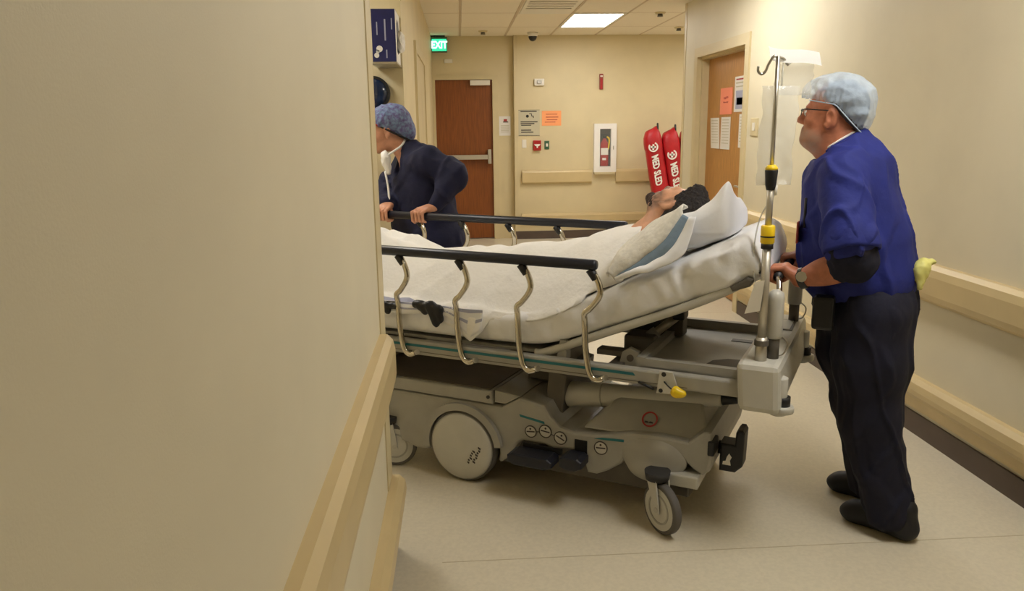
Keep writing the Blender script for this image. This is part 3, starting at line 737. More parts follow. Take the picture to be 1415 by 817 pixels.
# no-sitting sign on the hood
hn = np.array([0, -.786, .618]); hx = np.array([1., 0, 0]); hy = np.array([0, .618, .786])
hc = np.array([.83, -.262, .392])+hn*.004
rg = ring('warning_ring', hc, hn, .026, .032, .002, 'redpaint', ST, 30)
P = [hc+hx*a*.026*.7+hy*b*.026*.7+hn*.0015+(hx*c_+hy*-c_)*.003 for a, b, c_ in ((-1, 1, 1), (1, -1, 1), (1, -1, -1), (-1, 1, -1))]
obj('warning_bar', P, [(0, 1, 2, 3)], 'redpaint', rg)
for xa in (-.012, .006): obj('warning_mark', [hc+hx*(xa+a)+hy*(b_-.013)+hn*.001 for a, b_ in ((-.009, -.003), (.009, -.003), (.009, .003), (-.004, .005))], [(0, 1, 2, 3)], 'black', rg)
# foot pedals on the near side
for (a, b, z0, z1) in ((.27, .47, .165, .215), (.505, .60, .185, .24)):
    pd = prism('foot_pedal', [(a, z0+.012), (a+.03, z0), (b-.03, z0), (b, z0+.015), (b, z1-.012), (b-.02, z1), (a+.02, z1), (a, z1-.01)], -.43, -.335, 'navyrail', ST, .008)
    box('pedal_arm', ((a+b)/2-.02, -.34, z0+.015), ((a+b)/2+.02, -.1, z1-.01), 'black', pd)
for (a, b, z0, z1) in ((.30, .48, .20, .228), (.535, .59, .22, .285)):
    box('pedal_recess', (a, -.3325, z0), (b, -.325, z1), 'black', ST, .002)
# brake and steer lever at the head end
bl = prism('brake_lever', [(1.105, .222), (1.165, .222), (1.192, .25), (1.196, .385), (1.188, .398), (1.172, .398), (1.163, .385), (1.160, .335), (1.105, .335)], -.25, -.16, 'black', ST, .008)
prism('lever_emblem', [(1.118, .252), (1.15, .252), (1.146, .27), (1.152, .285), (1.142, .30), (1.134, .285), (1.130, .268), (1.12, .265)], -.2525, -.249, 'white', bl)
cyl('lever_shaft', (1.0, -.2, .30), (1.11, -.2, .30), .026, 'black', bl, n=16)
box('lever_stop', (1.075, -.335, .31), (1.10, -.25, .37), 'black', bl, .006)
# dark slab added to block light under the base; head-end axle box
box('light_blocker', (-.34, -.27, .09), (1.0, .27, .25), 'beddark', ST, .01)
box('axle_box', (.93, -.36, .175), (1.05, -.2, .225), 'bedlight', ST, .006)

# lift columns and jack cover
for u in (.32, -.62):
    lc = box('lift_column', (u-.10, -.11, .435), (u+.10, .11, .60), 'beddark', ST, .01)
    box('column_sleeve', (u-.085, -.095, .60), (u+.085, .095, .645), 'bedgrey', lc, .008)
lk = prism('jack_bracket', [(.36, .33), (.44, .33), (.46, .52), (.38, .54)], -.24, .1, 'beddark', ST, .006)
jt = cyl('jack_cover', (.445, -.17, .415), (1.09, -.17, .487), .056, 'bedlight', ST, .030, n=32, bev=.006)
ring('jack_seam', (.60, -.17, .4325), (.645, 0, .072), .050, .0525, .004, 'bedgrey', jt, 32)
cyl('jack_tip', (1.09, -.17, .487), (1.15, -.17, .495), .024, 'black', jt, .018, n=18, bev=.004)

# litter frame: side beams, cross members
for sv in (-1, 1):
    va, vb = (-.375, -.335) if sv < 0 else (.335, .375)
    bmn = prism('side_beam', [(-.88, .565), (1.19, .572), (1.19, .632), (-.88, .632)], va, vb, 'bedgrey', ST, .008)
    vo = va-.002 if sv < 0 else vb
    prism('teal_stripe', [(-.84, .606), (.80, .606), (.79, .617), (-.84, .617)], vo, vo+.002, 'teal', bmn)
    prism('beam_groove', [(-.84, .583), (1.0, .583), (1.0, .586), (-.84, .586)], vo+.0005, vo+.0015, 'beddark', bmn)
for u in (-.80, -.3, .26, .70): box('cross_member', (u-.03, -.34, .575), (u+.03, .34, .625), 'beddark', ST, .004)
box('bearing_pan', (-.84, -.31, .626), (.40, .31, .640), 'bedgrey', ST, .003)
ped = prism('hinge_post', [(.455, .62), (.50, .62), (.50, .70), (.47, .70)], -.335, -.29, 'bedgrey', ST, .003)
prism('hinge_post', [(.455, .62), (.50, .62), (.50, .70), (.47, .70)], .29, .335, 'bedgrey', ST, .003)
# raised back section
bk = [(.40, .618), (1.13, .945), (1.12, .968), (.385, .641)]
prism('back_pan', bk, -.30, .30, 'bedgrey', ST, .003)
for sv in (-1, 1):
    V = sv*.325
    tube('back_tube', spline([(.36, V, .632), (.42, V, .645), (.70, V, .765), (.98, V, .885), (1.12, V*.98, .955), (1.17, V*.9, .985), (1.185, V*.7, .992)], 6), .017, 'bedlight', ST, 12)
tube('back_tube', [(1.185, -.2275, .992), (1.185, .2275, .992)], .017, 'bedlight', ST, 12)
prism('corner_cap', [(1.14, .955), (1.20, .978), (1.212, 1.005), (1.19, 1.012), (1.13, .972)], -.345, -.26, 'beddark', ST, .008)
tube('release_lever', [(1.20, -.30, 1.01), (1.235, -.34, 1.035)], .006, 'black', ST, 6)
# gas strut and mechanism behind the back section
sb = box('strut_block', (.66, -.10, .60), (.79, .02, .685), 'beddark', ST, .012)
cyl('strut', (.70, -.05, .62), (.86, .02, .76), .018, 'alu', ST, n=16)
cyl('strut_sleeve', (.70, -.05, .62), (.78, -.015, .69), .026, 'bedgrey', ST, n=16)
cyl('pulley', (.74, .02, .665), (.74, .10, .665), .045, 'rubber', ST, n=24, bev=.006)
cyl('pulley', (.68, .06, .665), (.68, .14, .665), .04, 'rubber', ST, n=24, bev=.006)
box('strut_clamp', (.845, -.03, .75), (.895, .05, .79), 'black', ST, .008)
box('mechanism_bar', (.60, -.26, .636), (.80, -.20, .66), 'beddark', ST, .004)
box('mechanism_bar', (.62, .10, .645), (.86, .18, .72), 'beddark', ST, .006)
prism('strut_mount', [(.70, .60), (.80, .60), (.785, .67), (.745, .685), (.715, .665)], -.285, -.255, 'bedgrey', ST, .004)
cyl('mount_bolt', (.75, -.285, .645), (.75, -.29, .645), .014, 'beddark', ST, n=14)
# head tray
tr = prism('head_tray', [(.80, .618), (1.20, .622), (1.20, .642), (.80, .640)], -.335, .335, 'bedgrey', ST, .004)
multibox('tray_rim', [((.79, -.335, .62), (.825, .335, .668)), ((.80, -.335, .62), (1.20, -.305, .665)), ((.80, .305, .62), (1.20, .335, .678))], 'bedgrey', tr)
prism('hand_hole', [(1.03, -.27), (1.16, -.27), (1.16, -.13), (1.10, -.14), (1.05, -.18)], .6425, .6445, 'black', tr, axis=2)
prism('hand_hole', [(1.06, .13), (1.18, .13), (1.18, .17), (1.06, .17)], .6425, .6445, 'beddark', tr, axis=2)
# lever, plate and yellow knob on the beam
pl = prism('release_plate', [(.885, .55), (.955, .555), (.965, .585), (.945, .64), (.895, .64)], -.383, -.376, 'bedlight', ST, .002)
cyl('plate_hole', (.912, -.3845, .628), (.912, -.382, .628), .009, 'black', pl, n=14)
cyl('plate_hole', (.902, -.3845, .563), (.902, -.382, .563), .008, 'black', pl, n=14)
tube('release_wire', spline([(.915, -.384, .60), (.935, -.40, .59), (.955, -.405, .578)], 4), .003, 'black', pl, 6)
yk = Sdf((.93, -.44, .53), (1.02, -.37, .61), .004); yk.ell((.975, -.405, .57), (.03, .018, .018), k=.01).ell((.965, -.405, .575), (.016, .02, .022), k=.01)
sdfobj('yellow_knob', yk, 'yellow', pl)
tube('black_lever', [(.815, -.382, .585), (.875, -.384, .566)], .005, 'black', ST, 6)
# head-end bumper with rollers
hb = frustum('head_bumper', (1.19, 1.335, -.41, .43, .535), (1.175, 1.325, -.405, .425, .715), 'bedlight', ST, .022)
prism('control_panel', [(1.20, .12), (1.30, .12), (1.30, .30), (1.20, .30)], .7155, .718, 'beddark', hb, axis=2)
prism('control_panel_inset', [(1.21, .13), (1.29, .13), (1.29, .29), (1.21, .29)], .718, .7195, 'bedlight', hb, axis=2)
for v in (-.34, .36):
    cyl('bumper_roller', (1.335, v, .53), (1.335, v, .556), .04, 'bedlight', hb, n=28, bev=.006)
    cyl('roller_cap', (1.335, v, .556), (1.335, v, .59), .026, 'black', hb, n=20)
    cyl('roller_stem', (1.32, v, .52), (1.32, v, .66), .03, 'bedlight', hb, n=20, bev=.004)
# push handles
def push_handle(v, s, zt):
    ph = cyl('push_handle', (1.285, v, .715), (1.285, v, .80), .021, 'beddark', ST, n=20)
    tube('handle_post', [(1.285, v, .79), (1.285, v, .80), (1.285, v, zt-.03), (1.285, v, zt-.01), (1.285, v, zt)], [.026, .029, .029, .026, .012], 'bedlight', ph, 18)
    tube('handle_arm', spline([(1.285, v, zt-.10), (1.29, v+s*.03, zt-.03), (1.285, v+s*.06, zt+.015), (1.275, v+s*.10, zt+.03), (1.275, v+s*.22, zt+.03)], 5), .010, 'chrome', ph, 12)
    tube('handle_grip', [(1.275, v+s*.085, zt+.03), (1.275, v+s*.225, zt+.03)], .0165, 'black', ph, 14)
    tube('safety_wire', spline([(1.30, v+.015, .80), (1.33, v+.02, .77), (1.32, v+.02, .73), (1.295, v+.01, .72)], 5), .003, 'steel', ph, 6)
push_handle(-.295, 1, .965); push_handle(.30, -1, .965)

# side rails
def side_rail(sv, us, u0, u1, zt, lab):
    vt = sv*.42; vb = sv*.392
    sr = tube('side_rail', [(u0, vt, zt), (u0+.003, vt, zt), (u1-.01, vt, zt), (u1, vt, zt)], [.015, .021, .021, .016], 'navyrail', ST, 16)
    for u in us:
        dz = zt-1.046+.0
        pts = [(u, vt, 1.025+dz), (u+.022, vt, .99+dz), (u+.034, vt, .95+dz), (u+.026, vt, .915+dz*.8), (u-.012, (vt+vb)/2, .868+dz*.6), (u-.034, (vt+vb)/2, .838), (u-.038, vb, .80), (u-.034, vb, .70), (u-.022, vb, .62), (u-.008, vb, .585), (u+.014, vb, .572), (u+.035, vb*.98, .578)]
        p = tube('rail_post', spline(pts, 5), .0122, 'chrome', sr, 12)
        tube('post_collar', [(u-.008, vt, 1.028+dz), (u+.006, vt, 1.008+dz), (u+.016, vt, .99+dz)], [.018, .017, .014], 'black', p, 10)
        cyl('post_pivot', (u+.02, vb*.95, .575), (u+.05, vb*.99, .586), .012, 'steel', p, n=10)
side_rail(-1, [-.515, -.228, .064, .348, .636], -.86, .655, 1.032, '')
side_rail(1, [-.672, -.405, -.13, .14, .41], -.98, .50, 1.072, '')

# IV pole of the stretcher
IU, IV_ = 1.25, -.34
ip = tube('iv_pole', [(IU, IV_, .712), (IU, IV_, .75), (IU, IV_, .80)], [.021, .021, .019], 'alu', ST, 16)
tube('lower_tube', [(IU, IV_, .79), (IU, IV_, 1.145)], .0155, 'alu', ip, 16)
ring('clamp_ring', (IU, IV_, .77), (0, 0, 1), .02, .025, .02, 'beddark', ip, 20)
tube('yellow_collar', [(IU, IV_, 1.135), (IU, IV_, 1.14), (IU, IV_, 1.195), (IU, IV_, 1.2)], [.02, .024, .024, .02], 'yellow', ip, 18)
ring('collar_band', (IU, IV_, 1.158), (0, 0, 1), .02, .0246, .005, 'black', ip, 20)
tube('collar_base', [(IU, IV_, 1.118), (IU, IV_, 1.138)], .021, 'black', ip, 16)
tube('middle_tube', [(IU, IV_, 1.195), (IU, IV_, 1.35)], .0115, 'alu', ip, 14)
tube('black_collar', [(IU, IV_, 1.32), (IU, IV_, 1.335), (IU, IV_, 1.385), (IU, IV_, 1.39)], [.014, .018, .022, .02], 'black', ip, 16)
tube('yellow_ring', [(IU, IV_, 1.388), (IU, IV_, 1.395), (IU, IV_, 1.405)], [.021, .021, .013], 'yellow', ip, 16)
tube('upper_rod', [(IU, IV_, 1.40), (IU, IV_, 1.76)], .007, 'steel', ip, 12)
tube('hook', spline([(IU, IV_, 1.755), (IU-.012, IV_-.008, 1.758), (IU-.026, IV_-.016, 1.735), (IU-.034, IV_-.022, 1.712), (IU-.045, IV_-.028, 1.702), (IU-.056, IV_-.034, 1.712), (IU-.056, IV_-.034, 1.728)], 5), .0045, 'steel', ip, 8)
tube('hook', spline([(IU, IV_, 1.755), (IU+.014, IV_+.02, 1.752), (IU+.02, IV_+.045, 1.742), (IU+.024, IV_+.06, 1.735), (IU+.03, IV_+.075, 1.745)], 5), .0045, 'steel', ip, 8)
prism('pole_tag', [(IU-.06, .885), (IU-.008, .90), (IU+.002, 1.01), (IU-.03, 1.0)], IV_-.026, IV_-.0235, 'whiteplastic', ip)
FRAME[0] = 'world'

# ================================================================== MATTRESS, BLANKET, PILLOW
FRAME[0] = 'bed'
SL = math.tan(R(23.5))
def ztop(u):
    """mattress top along the bed"""
    x = np.asarray(u, float)-.40
    return .792+SL*.5*(x+np.sqrt(x*x+.004))
def mattress():
    n, k = 190, 96
    t = np.linspace(-1.24, .91, n)              # arc length from the hinge
    x = t; bend = .5*(x+np.sqrt(x*x+.006)); cu = .385+(t-bend)+bend*math.cos(R(23.5)); cz = .717+bend*math.sin(R(23.5))
    ang = R(23.5)*np.clip((t+.08)/.16, 0, 1)
    hh = .076+.012*np.clip(t/.8, 0, 1)
    P = np.zeros((n, k, 3))
    for i in range(n):
        e = min(1, (i+.35)/2.2, (n-i-.65)/3.0); sc = math.sqrt(max(0., 1-(1-e)**2))
        for j in range(k):
            a = 2*math.pi*j/k; c, s = math.cos(a), math.sin(a); p = .34
            y = .338*math.copysign(abs(c)**p, c)*(1-.10*(1-sc)); h = hh[i]*math.copysign(abs(s)**p, s)*(.35+.65*sc)
            P[i, j] = (cu[i]-math.sin(ang[i])*h, y, cz[i]+math.cos(ang[i])*h)
    q = P.reshape(-1, 3); side = (np.abs(q[:, 1]) > .30)
    f = vnoise(q*np.array([1, .6, .5]), 16, 3)*.006+vnoise(q*np.array([1.4, .5, .35]), 34, 4)*.004
    rg_ = lambda a, b_, sc, sd: (1-2.2*np.abs(vnoise(np.stack([q[:, 0]*a+b_*q[:, 2], q[:, 1]*.15, q[:, 2]*.3-q[:, 0]*.12], 1)+.04*vnoise(q, 9, sd+1)[:, None], sc, sd)))
    f += .011*np.clip(rg_(1, .75, 11, 8), -.3, 1)+.008*np.clip(rg_(.8, -.9, 13, 41), -.3, 1)
    f += .020*np.sin(math.pi*np.clip((q[:, 2]-np.interp(q[:, 0], [-.9, .36, 1.2], [.64, .64, 1.0]))/.17, 0, 1))
    q[:, 1] += np.sign(q[:, 1])*(f-.008)*side; q[:, 2] += np.where(side, f*.3, f*.4)
    Fc = []
    for i in range(n-1):
        for j in range(k): Fc.append((i*k+j, i*k+(j+1) % k, (i+1)*k+(j+1) % k, (i+1)*k+j))
    Fc.append(list(range(k))[::-1]); Fc.append([(n-1)*k+j for j in range(k)])
    o = obj('mattress', q, Fc, 'sheet', None, True)
    return tag(o, 'stretcher mattress in a wrinkled white fitted sheet with raised head end', 'mattress')
mattress()

def interp(x, xs, ys): return np.interp(x, xs, ys)
def bodybump(u, v):
    b = interp(u, [-.95, -.78, -.68, -.60, -.50, -.32, -.1, .07, .3, .5, .64, .72], [.03, .07, .22, .255, .225, .17, .185, .205, .235, .24, .225, .20])
    wd = interp(u, [-.9, -.6, -.2, .2, .5, .72], [.30, .30, .31, .33, .35, .35])
    r = np.clip(np.abs(v-.01)/wd, 0, 1.2)
    s = np.where(r < 1, (1-r**2.1)**1.15, 0)
    legs = np.exp(-((v-.01)/.05)**2)*.03*np.clip((.15-u)/.3, 0, 1)*(u > -.62)
    return b*s-legs
def blanket():
    nu, nv = 190, 130
    U = np.linspace(-.90, .715, nu); P = np.zeros((nu, nv, 3))
    hang = interp(U, [-.9, -.4, -.16, -.06, .03, .085, .13, .17, .24, .34, .42, .50, .58, .66, .72], [.03, .03, .025, .05, .10, .125, .085, .025, .03, .02, .012, .004, -.012, -.03, -.04])
    for i, u in enumerate(U):
        t = np.linspace(-.345-hang[i], .36, nv); zt = ztop(u)+.010
        over = np.clip(-.335-t, 0, None)
        v = np.maximum(t, -.335)-.018*np.clip(over/.03, 0, 1)-.012*np.clip(over/.1, 0, 1)
        v = np.where(over > 0, v, t)
        z = zt+bodybump(np.full(nv, u), t)-over
        z -= .014*np.clip((np.abs(t)-.27)/.07, 0, 1)*(over <= 0)*1.0
        z = np.where(over > 0, zt-.014-over, z)
        e = np.clip((t-t[0])/.035, 0, 1); e = np.sqrt(1-(1-e)**2)
        if hang[i] < .01: z = np.where(over > 0, z, zt-.006+(z-zt+.006)*e)
        sh = .022*np.clip((u-.45)/.26, 0, 1)*np.exp(-((t+.19)/.10)**2)
        P[i] = np.stack([u+sh, v, z+sh*.42], 1)
    q = P.reshape(-1, 3)
    w = vnoise(q*np.array([1, 1, .3])+.15*vnoise(q, 5, 1)[:, None], 7, 11)
    rid = (1-2*np.abs(w))
    diag = 1-2*np.abs(vnoise(np.stack([q[:, 0]*.7+q[:, 1]*.9, q[:, 1]*.25-q[:, 0]*.3, q[:, 2]*.2], 1), 5.5, 21))
    dg2 = 1-2.6*np.abs(vnoise(np.stack([q[:, 0]*.9-q[:, 1]*.8, q[:, 1]*.3+q[:, 0]*.25, q[:, 2]*.2], 1)+.03*vnoise(q, 6, 51)[:, None], 7, 47))
    d = .004*rid+.012*np.clip(diag, -.5, 1)+.010*np.clip(dg2, -.2, 1)+.0012*vnoise(q, 26, 5)-.004
    top = q[:, 1] > -.335
    q[:, 2] += d*top+.003*(~top); q[:, 1] -= (d*1.0+.004)*(~top)
    q[:, 2] += .004
    o = quadgrid('blanket', q.reshape(nu, nv, 3), 'blanket', None, .005)
    tag(o, 'white hospital blanket covering the patient up to the chest', 'blanket')
    # greyish blue striped border along the near hem
    Q = q.reshape(nu, nv, 3)
    i1 = int(nu*.52)
    for a, b in ((2, 3), (6, 7)):
        S_ = Q[:i1, a:b+1].copy(); S_[..., 1] -= .003; S_[..., 2] += .003
        quadgrid('hem_stripe', S_, 'hemblue', o)
blanket()
# folded edge of the lower sheet hanging along the near side
n = 70; U = np.linspace(-.88, .14, n); P = np.zeros((n, 8, 3))
for i, u in enumerate(U):
    L = .045+.008*math.sin(u*17)+interp(u, [-.2, -.02, .08, .14], [0, .0, .07, .03])
    for j in range(8):
        P[i, j] = (u, -.374-.006*j/7-.005*math.sin(u*31+j*.5), .80-L*j/7)
ds = tag(quadgrid('drawsheet', P, 'sheet', None, .003), 'white folded sheet edge with grey blue stripes below the blanket', 'sheet')
for a_, b_ in ((0, 1), (3, 4)):
    S_ = P[:, a_:b_+1].copy(); S_[..., 1] -= .0035; quadgrid('edge_stripe', S_, 'hemblue', ds)
q = Sdf((-.2, -.43, .68), (.0, -.35, .84), .005)
q.cap((-.175, -.386, .80), (-.06, -.39, .79), .018, k=.01).cap((-.10, -.39, .80), (-.075, -.392, .725), .022, .016, k=.012).cap((-.15, -.388, .795), (-.13, -.39, .77), .02, .014, k=.01).cap((-.06, -.39, .78), (-.055, -.39, .745), .016, k=.01)
tag(sdfobj('restraint_strap', q, 'black', None, .002, 40), 'bunched black strap hanging beside the mattress', 'strap')
q = Sdf((-.36, -.42, .7), (-.22, -.34, .84), .005); q.cap((-.345, -.386, .785), (-.27, -.388, .782), .014, k=.01).cap((-.33, -.386, .78), (-.325, -.388, .755), .013, k=.01)
tag(sdfobj('restraint_buckle', q, 'black', None, .003, 40), 'small black buckle beside the foot half of the mattress', 'buckle')

def pillow():
    prof = np.array([(.79, 1.075), (.84, 1.055), (.93, 1.066), (1.03, 1.102), (1.10, 1.126), (1.122, 1.145), (1.126, 1.19), (1.116, 1.25), (1.104, 1.30), (1.092, 1.332), (1.075, 1.322), (1.045, 1.285), (1.01, 1.248), (.97, 1.226), (.92, 1.212), (.86, 1.186), (.80, 1.135)])
    pr = spline(np.vstack([prof, prof[:1]]), 5)[:-1]; m = len(pr); cen = np.array([.975, 1.15])
    k = 64; V = []; Fc = []
    for j in range(k):
        b = -1+2*j/(k-1); b2 = b; e = max(0., 1-abs(b)**7)**.5; sc = .12+.88*e
        tipf = .30+.70*math.exp(-((b+.60)/.55)**2)
        for (x, z) in pr:
            zz = z
            if z > 1.22 and x > 1.0: zz = 1.22+(z-1.22)*tipf
            if z > 1.15: zz -= .05*math.exp(-((x-.90)/.10)**2-((b-.25)/.4)**2)
            V.append((cen[0]+(x-cen[0])*(.80+.20*e)*(.90 if x > cen[0] else 1.), -.075+.205*b, cen[1]+(zz-cen[1])*sc))
    V = np.array(V); V[:, 2] += .004*vnoise(V, 20, 31)+.006*np.clip(1-2.2*np.abs(vnoise(V*np.array([1, .7, 1]), 10, 33)), -.3, 1); V[:, 1] += .005*vnoise(V, 14, 35)
    for j in range(k-1):
        for i in range(m): Fc.append((j*m+i, j*m+(i+1) % m, (j+1)*m+(i+1) % m, (j+1)*m+i))
    Fc.append(list(range(m))[::-1]); Fc.append([(k-1)*m+i for i in range(m)])
    tag(obj('pillow', V, Fc, 'pillow', None, True), 'white pillow with one corner turned up behind the patient', 'pillow')
pillow()
# absorbent pad round the patient's near shoulder
PADS = [[(0.673, -0.335, 0.973), (0.693, -0.28, 1.058), (0.745, -0.21, 1.119), (0.823, -0.175, 1.184), (0.937, -0.2, 1.235)],
        [(0.696, -0.345, 0.974), (0.747, -0.345, 1.008), (0.811, -0.345, 1.056), (0.884, -0.34, 1.122), (0.941, -0.3, 1.219)],
        [(0.704, -0.35, 0.972), (0.769, -0.36, 1.004), (0.846, -0.36, 1.042), (0.924, -0.355, 1.1), (0.976, -0.325, 1.207)],
        [(0.71, -0.35, 0.967), (0.795, -0.372, 1.002), (0.883, -0.372, 1.03), (0.966, -0.36, 1.087), (0.999, -0.335, 1.217)]]
E0 = PADS[0]; E1 = PADS[1]; E2 = PADS[2]; E3 = PADS[3]
ES = [spline(e, 9) for e in (E0, E1, E2, E3)]
def ribbon(a, b, bul, k=9):
    t = np.linspace(0, 1, k); G = a[:, None]*(1-t)[None, :, None]+b[:, None]*t[None, :, None]
    G[..., 1] -= bul*np.sin(math.pi*t)[None]; G[..., 2] += bul*.6*np.sin(math.pi*t)[None]
    q = G.reshape(-1, 3); q[:, 2] += .003*vnoise(q, 30, 2); q[:, 1] += .003*vnoise(q, 24, 6); return G
pad = root('absorbent_pad', (.82, -.33, .93), 'quilted white pad with a grey blue band under the patient shoulder', 'pad')
quadgrid('quilted_face', ribbon(ES[0], ES[1], .034), 'padwhite', pad, .008)
quadgrid('blue_band', ribbon(ES[1], ES[2], .004), 'padblue', pad, .006)
quadgrid('outer_hem', ribbon(ES[2], ES[3], .006), 'pillow', pad, .008)

# ================================================================== PEOPLE
def unit(v): v = np.asarray(v, float); return v/np.linalg.norm(v)
def axes(fwd, up):
    f = unit(fwd); l = unit(np.cross(up, f)); u = np.cross(f, l); return np.array([f, l, u])
class Head:
    """head-local coordinates: x forward, y left, z up, origin between the ears"""
    def __init__(s, c, M, sc=1.): s.c = np.asarray(c, float); s.M = M; s.k = sc
    def p(s, *q): return s.c+s.k*(np.asarray(q, float) @ s.M)
    def ell(s, S_, q, r, k=.015, op='add'): S_.ell(s.p(*q), np.asarray(r)*s.k, s.M, k, op)
    def cap(s, S_, a, b, r0, r1=None, k=.012, op='add'): S_.cap(s.p(*a), s.p(*b), r0*s.k, None if r1 is None else r1*s.k, k, op)
    def build(s, S_, jaw=1.):
        s.ell(S_, (-.012, 0, .035), (.098, .077, .086))
        s.ell(S_, (.03, 0, -.03), (.062, .06*jaw, .085), k=.03)
        s.ell(S_, (.032, 0, -.078), (.052, .052*jaw, .036), k=.025)
        s.ell(S_, (.078, 0, -.100), (.018, .024, .018), k=.02)
        s.cap(S_, (.084, -.034, .014), (.084, .034, .014), .011, k=.02)
        for y in (-1, 1):
            s.ell(S_, (.062, y*.036, -.03), (.026, .026, .024), k=.02)
            s.ell(S_, (.097, y*.031, -.006), (.014, .019, .011), k=.012, op='sub')
            s.ell(S_, (.083, y*.031, -.006), (.013, .014, .011), k=.004)
            s.ell(S_, (.098, y*.013, -.041), (.012, .009, .008), k=.008)
            M2 = axes(s.M[0]*.94+s.M[2]*-.1+s.M[1]*y*.2, s.M[2]*.97-s.M[0]*.22)
            S_.ell(s.p(-.008, y*.079, -.012), np.array([.021, .010, .034])*s.k, M2, .008)
            S_.ell(s.p(-.002, y*.089, -.010), np.array([.011, .008, .018])*s.k, M2, .006, 'sub')
            S_.cap(s.p(.006, y*.078, -.040), s.p(.002, y*.078, -.046), .008*s.k, None, .006)
        s.cap(S_, (.090, 0, .008), (.113, 0, -.034), .009, .0125, k=.012)
        s.cap(S_, (.090, -.018, -.064), (.090, .018, -.064), .008, k=.008)
        s.cap(S_, (.087, -.015, -.076), (.087, .015, -.076), .009, k=.008)
    def eyes(s, parent):
        for y in (-1, 1):
            c = s.p(.0855, y*.031, -.006); V, Fc = sphere(c, .0125*s.k); e = obj('eye', V, Fc, 'eye', parent, True)
            V, Fc = sphere(s.p(.0935, y*.031, -.006), .0055*s.k); obj('iris', V, Fc, 'iris', e, True)
def sphere(c, r, n=10, k=14):
    V = [np.asarray(c)+r*np.array([0, 0, 1.])]; Fc = []
    for i in range(1, n):
        a = math.pi*i/n
        for j in range(k): b = 2*math.pi*j/k; V.append(np.asarray(c)+r*np.array([math.sin(a)*math.cos(b), math.sin(a)*math.sin(b), math.cos(a)]))
    V.append(np.asarray(c)-r*np.array([0, 0, 1.])); L = len(V)-1
    for j in range(k): Fc.append((0, 1+j, 1+(j+1) % k)); Fc.append((L, L-k+(j+1) % k, L-k+j))
    for i in range(n-2):
        for j in range(k): Fc.append((1+i*k+j, 1+(i+1)*k+j, 1+(i+1)*k+(j+1) % k, 1+i*k+(j+1) % k))
    return V, Fc
def grip_hand(S_, C, d, w, n, bar, wrist, sc=1.):
    """closed hand on a bar: d along the bar to the thumb side, w from the bar to the wrist, n the side the fingers go over"""
    C = np.asarray(C, float); d = unit(d); w = unit(w); n = unit(n)
    Ks = []
    for i in range(4):
        K = C+n*(bar+.013*sc)+w*(.014+.004*abs(i-1))+d*(.033-.022*i)*sc; Ks.append(K)
        S_.cap(K, np.asarray(wrist)+d*(.016-.011*i)*sc, .0125*sc, .015*sc, k=.014)
    S_.ell((Ks[1]+Ks[2])/2*.55+np.asarray(wrist)*.45, np.array([.036, .032, .018])*sc, np.array([w, d, n]), .02)
    L = [.95, 1.05, 1., .82]
    for i in range(4):
        o = d*(.034-.0225*i)*sc; q = bar+.011*sc
        P = [Ks[i], C+o+(-w*.82+n*.72)*q*1.12, C+o+(-w*.86-n*.62)*q*1.05, C+o+(-n*1.0+w*.15)*q*(1.02)]
        if L[i] < .9: P[3] = C+o+(-n*.95-w*.25)*q
        rr = [.0108*sc, .0100*sc, .0092*sc, .0078*sc]
        for a in range(3): S_.cap(P[a], P[a+1], rr[a]*L[i]**.3, rr[a+1]*L[i]**.3, k=.0035)
    T = [np.asarray(wrist)*.45+C*.55+d*.026*sc, C+w*.030+d*.046*sc-n*.010, C+w*.006+d*.046*sc-n*(bar+.010), C-w*.016+d*.034*sc-n*(bar+.012)]
    for a, (r0, r1) in enumerate(((.016, .0125), (.0122, .0108), (.0105, .0085))): S_.cap(T[a], T[a+1], r0*sc, r1*sc, k=.008)
def shoe(name, heel, toe, m, parent, lift=0.):
    heel = np.asarray(heel, float); toe = np.asarray(toe, float); d = unit(toe-heel); L = np.linalg.norm(toe-heel); l = np.cross([0, 0, 1.], d)
    M = np.array([d, l, [0, 0, 1.]])
    lo = np.minimum(heel, toe)-.09; hi = np.maximum(heel, toe)+.16; lo[2] = min(heel[2], toe[2])-.01
    q = Sdf(lo, hi, .006)
    q.cap(heel+d*.045+[0, 0, .045], toe-d*.06+[0, 0, .042], .043, .047, k=.02).ell(toe-d*.055+[0, 0, .035], (.06, .05, .036), M, .02).cap(heel+d*.05+[0, 0, .05], heel+d*.055+[0, 0, .12], .042, .045, k=.03).ell(heel+d*.13+[0, 0, .07], (.08, .042, .045), M, .03)
    if abs(heel[2]-toe[2]) < .02: q.plane((0, 0, heel[2]+.004), (0, 0, -1))
    return sdfobj(name, q, m, parent)

# ------------------------------------------------------------------ the man pushing at the head end
MV = .07
MAN = root('person', (1.66, MV, 0), 'man in blue scrubs and clear hair cover pushing the stretcher head end', 'person')
mh = Head((1.40, MV, 1.572), axes((-.985, .06, .13), (.13, 0, 1)), 1.0)
b = Sdf((1.19, -.32, .90), (1.68, .44, 1.74), .0042)
mh.build(b, 1.12)
b.ell(mh.p(.04, 0, -.105), (.05, .045, .03), mh.M, .03)                    # fuller throat
b.cap(mh.p(-.028, 0, -.06), (1.455, MV, 1.42), .064, .070, k=.03).cap(mh.p(.03, 0, -.09), (1.41, MV, 1.42), .052, .055, k=.03)
b.cap((1.46, MV-.12, 1.35), (1.46, MV+.12, 1.35), .055, k=.03).ell((1.48, MV, 1.27), (.11, .16, .16), None, .04)
LW, RW = (1.345, -.165, .985), (1.345, .185, 1.0)
b.chain([(1.46, -.11, 1.35), (1.535, -.195, 1.065), LW], [.058, .047, .030], k=.03).ell((1.45, -.19, 1.03), (.085, .042, .046), axes((-1, .1, -.35), (0, 0, 1)), .04)
